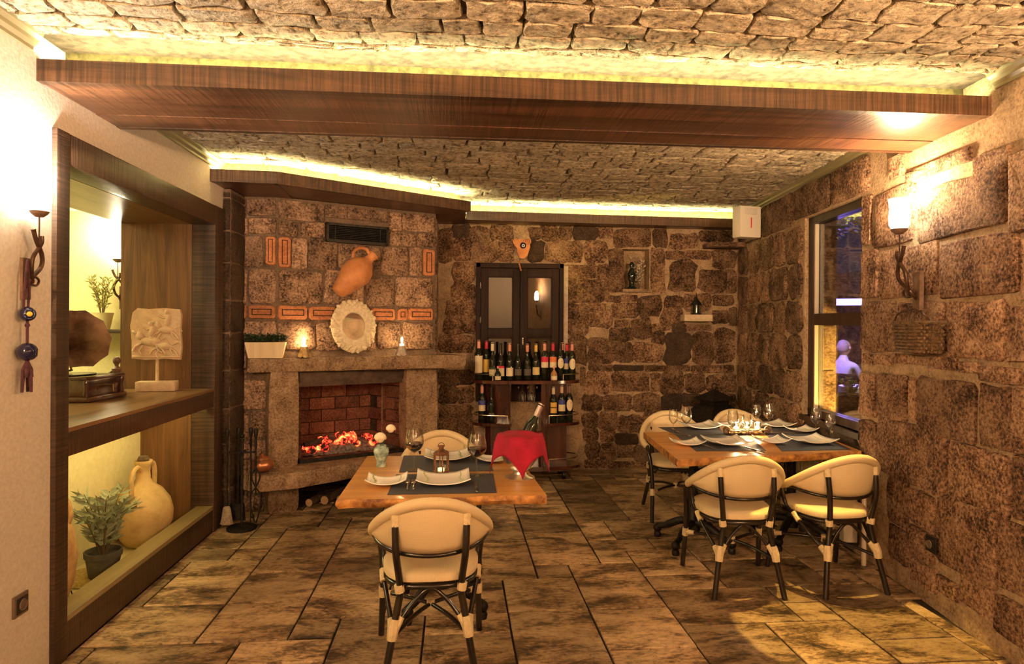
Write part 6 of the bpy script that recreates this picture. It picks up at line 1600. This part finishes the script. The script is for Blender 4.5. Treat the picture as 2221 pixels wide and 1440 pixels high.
# outside: stone pier, garden wall, table with violet light, seated person, shrubs
def gp_(u, v, off): return onpl(u, v, Vector((XR0, 0, 0)) - RN*off, RN)
gw = struct(MB().box(XR(5)+5.2, XR(5)+5.4, 3.0, 16, -.1, 2.6).build('wall_garden', M['stone_brown'], smooth=0))
struct(MB().box(XR(3)+.5, 12, 2.5, 16, -.25, -.13).build('ground', M['grout'], smooth=0))
violet = plain('violet_glow_band', (.3,.2,.8), .5, emit=(.26,.16,1.0), estr=6.0)
g1 = gp_(1838, 655, 3.6)
tag(MB().box(-.9, .9, -.03, .03, -.06, .06, Matrix.Translation(g1) @ Matrix.Rotation(-.5, 4, 'Z')).build('violet_light_bar', violet, smooth=0), 'violet light bar on the garden wall outside the window', 'light')
g2 = gp_(1858, 835, 2.0); g2.z = .75
cl = thing('garden_table', 'round garden table with cloth under violet light outside the window', 'table', (g2.x+.12, g2.y-.05, -.13))
MB().lathe([(.36,.25),(.35,.60),(.34,.86),(.0,.87)], 20).build('cloth', plain('violet_lit_cloth', (.75,.74,.85), .8), cl, 60); MB().lathe([(0,0),(.2,0),(.2,.02),(.03,.04),(.03,.84)], 14).build('pedestal', M['iron'], cl)
lamp('violet_garden_lamp', 'POINT', (g2.x-.1, g2.y+.5, 1.9), 110, (.34, .22, 1.0), .1)
gy_ = gp_(1790, 860, .9)
lp_ = rp(4.15, -.75, .55); lamp('yellow_garden_uplight', 'SPOT', tuple(lp_), 170, (1.0, .66, .13), .03, (rp(WY1, -.2, 1.05) - lp_).to_track_quat('-Z', 'Y').to_euler(), spot_size=math.radians(44), spot_blend=.15)
# seated person beyond the glass
ph = gp_(1829, 752, 2.3)
per = thing('person', 'person in pale clothes sitting at garden table under violet light', 'person', (ph.x, ph.y, -.13), 2.2)
S0 = ph.z + .13                                                     # head height above the garden ground
k = S0/1.22
sk = [((0,0,.52*k), .14), ((0,.02,.75*k), .13), ((0,.02,.95*k), .15), ((0,.01,1.06*k), .07), ((0,-.01,1.14*k), .06),
 ((.17,.02,.98*k), .06), ((.24,-.08,.78*k), .048), ((.14,-.28,.80*k), .04), ((.10,-.36,.82*k), .035),
 ((-.17,.02,.98*k), .06), ((-.24,-.08,.78*k), .048), ((-.14,-.28,.80*k), .04), ((-.10,-.36,.82*k), .035),
 ((.10,-.05,.50*k), .10), ((.12,-.42,.50*k), .075), ((.12,-.44,.08), .05), ((.12,-.55,.03), .04),
 ((-.10,-.05,.50*k), .10), ((-.12,-.42,.50*k), .075), ((-.12,-.44,.08), .05), ((-.12,-.55,.03), .04)]
ed = [(0,1),(1,2),(2,3),(3,4),(2,5),(5,6),(6,7),(7,8),(2,9),(9,10),(10,11),(11,12),(0,13),(13,14),(14,15),(15,16),(0,17),(17,18),(18,19),(19,20)]
me = bpy.data.meshes.new('body'); me.from_pydata([p for p, _ in sk], ed, []); bo_ = bpy.data.objects.new('body', me); COL.objects.link(bo_); bo_.parent = per
md = bo_.modifiers.new('skin', 'SKIN')
for i, (_, r_) in enumerate(sk): me.skin_vertices[0].data[i].radius = (r_*.8, r_*.8)
me.skin_vertices[0].data[0].use_root = True
subsurf(bo_, 2); me.materials.append(plain('pale_clothes', (.55,.50,.58), .8))
HK = 1.14*k + .07
hd = MB().ball((0,-.02,HK), .105, 18, None, .82, .95, 1.12); hd.tube([(0,-.115,HK), (0,-.135,HK-.015), (0,-.115,HK-.025)], [.012,.016,.010], 6)
for s_ in (-1, 1): hd.ball((s_*.088,-.01,HK), .022, 8, None, .5, .8, 1.2); hd.ball((s_*.035,-.108,HK+.015), .010, 6)
hd.tube([(-.028,-.110,HK-.055), (0,-.116,HK-.058), (.028,-.110,HK-.055)], .006, 5)
hd.build('head', plain('skin', (.62,.40,.30), .6), per, 60)
MB().lathe([(.0,.125),(.06,.105),(.095,.04),(.100,-.02),(.08,-.05)], 16, (0,.012,HK), None, .86, .98).build('hair', plain('short_grey_hair', (.25,.19,.16), .8), per, 60)
gch = thing('garden_chair', 'plain garden chair under the person outside the window', 'chair', (ph.x, ph.y, -.13), 2.2)
MB().bbox(-.22, .22, -.24, .2, .40*k, .43*k, .008).build('seat', M['iron'], gch)
MB().bbox(-.22, .22, .2, .225, .5*k, .88*k, .008).build('backrest', M['iron'], gch)
for x in (-.2, .2):
    for y, z in ((-.22, .40*k), (.212, .88*k)): MB().tube([(x, y, 0), (x, y, z)], .012, 6).build('leg', M['iron'], gch)
# bowl planter with little tree on the outer sill and hanging leaves
b1 = gp_(1845, 858, .85)
bon = thing('bonsai_planter', 'little tree in a dark bowl outside the lower pane', 'plant', (b1.x, b1.y, WZ0-.102))
MB().lathe([(0,0),(.10,0),(.18,.10),(.20,.16),(.19,.16),(.16,.10),(0,.09)], 20).build('bowl', M['iron'], bon, 50)
leafy(bon, 9, .22, .13, .04, .02, 7, noisy('garden_leaf', (.10,.14,.03), (.30,.32,.08), 20, .6, .1), 14, .12, .1)
ob = tag(MB().box(-.35, .35, -.2, .2, 0, WZ0-.095, Matrix.Translation((b1.x, b1.y, -.008)) @ Matrix.Rotation(RANG, 4, 'Z')).build('planter_stand', M['stone_dark'], smooth=0), 'dark stone planter stand outside the window', 'stand')
v1 = gp_(1820, 500, 1.3)
hv = thing('garden_tree', 'slim leafy tree outside, its leaves before the upper pane', 'tree', (v1.x+.35, v1.y, -.13))
MB().tube(spline([(0,0,0), (.03,.02,1.0), (-.02,0,2.0), (-.05,0,v1.z+.55)]), [.05]*8+[.03]*11, 8).build('trunk', M['bark'], hv)
r = random.Random(99)
for i in range(16):
    z0 = v1.z+.13+r.uniform(-.05,.4); a = r.uniform(0, 2*PI); L = r.uniform(.25,.6)
    pts = spline([Vector((-.04,0,z0)), Vector((L*.6*math.cos(a), L*.6*math.sin(a), z0+.06)), Vector((L*math.cos(a), L*math.sin(a), z0-.12*r.random()))])
    s_ = MB().tube(pts, .005, 5).build('branch', M['stem'], hv); lm = MB()
    for p in pts[3:]:
        for q_ in range(3):
            d = Vector((r.uniform(-1,1), r.uniform(-1,1), r.uniform(-.8,.3))).normalized(); sd = d.cross(Vector((0,0,1))).normalized()*.02; lm.add([p, p+d*.03+sd, p+d*.07, p+d*.03-sd], [(0,1,2,3)])
    lm.build('leaves', bpy.data.materials['garden_leaf'], s_, 0, fix=False)
lamp('garden_light', 'POINT', (v1.x+.8, v1.y-.6, 2.9), 160, (1, .86, .55), .1)

# ------------------------------------------------------------------ spot on the rear face of the wide beam, over the long table
sx_, sy_ = 2.12, 3.72
spf = thing('beam_spot', 'small black spotlight fixed behind the wide ceiling beam', 'spotlight', (sx_, sy_, 2.585))
MB().lathe([(.030,0),(.034,.0),(.034,.06),(.02,.075),(.0,.075)], 18).build('housing', M['iron'], spf, 40)
MB().lathe([(0,.008),(.029,.006)], 18).build('lens', emis('spot_lens', (1, .75, .3), 12), spf)
MB().tube([(0,0,.05), (0,YR-sy_-.002,.05)], .010, 8).build('arm', M['iron'], spf)
lamp('beam_spot_light', 'SPOT', (sx_, sy_, 2.578), 190, (1.0, .60, .13), .012, (Vector((1.99, 3.06, 0)) - Vector((sx_, sy_, 2.578))).to_track_quat('-Z', 'Y').to_euler(), spot_size=math.radians(25), spot_blend=.08)
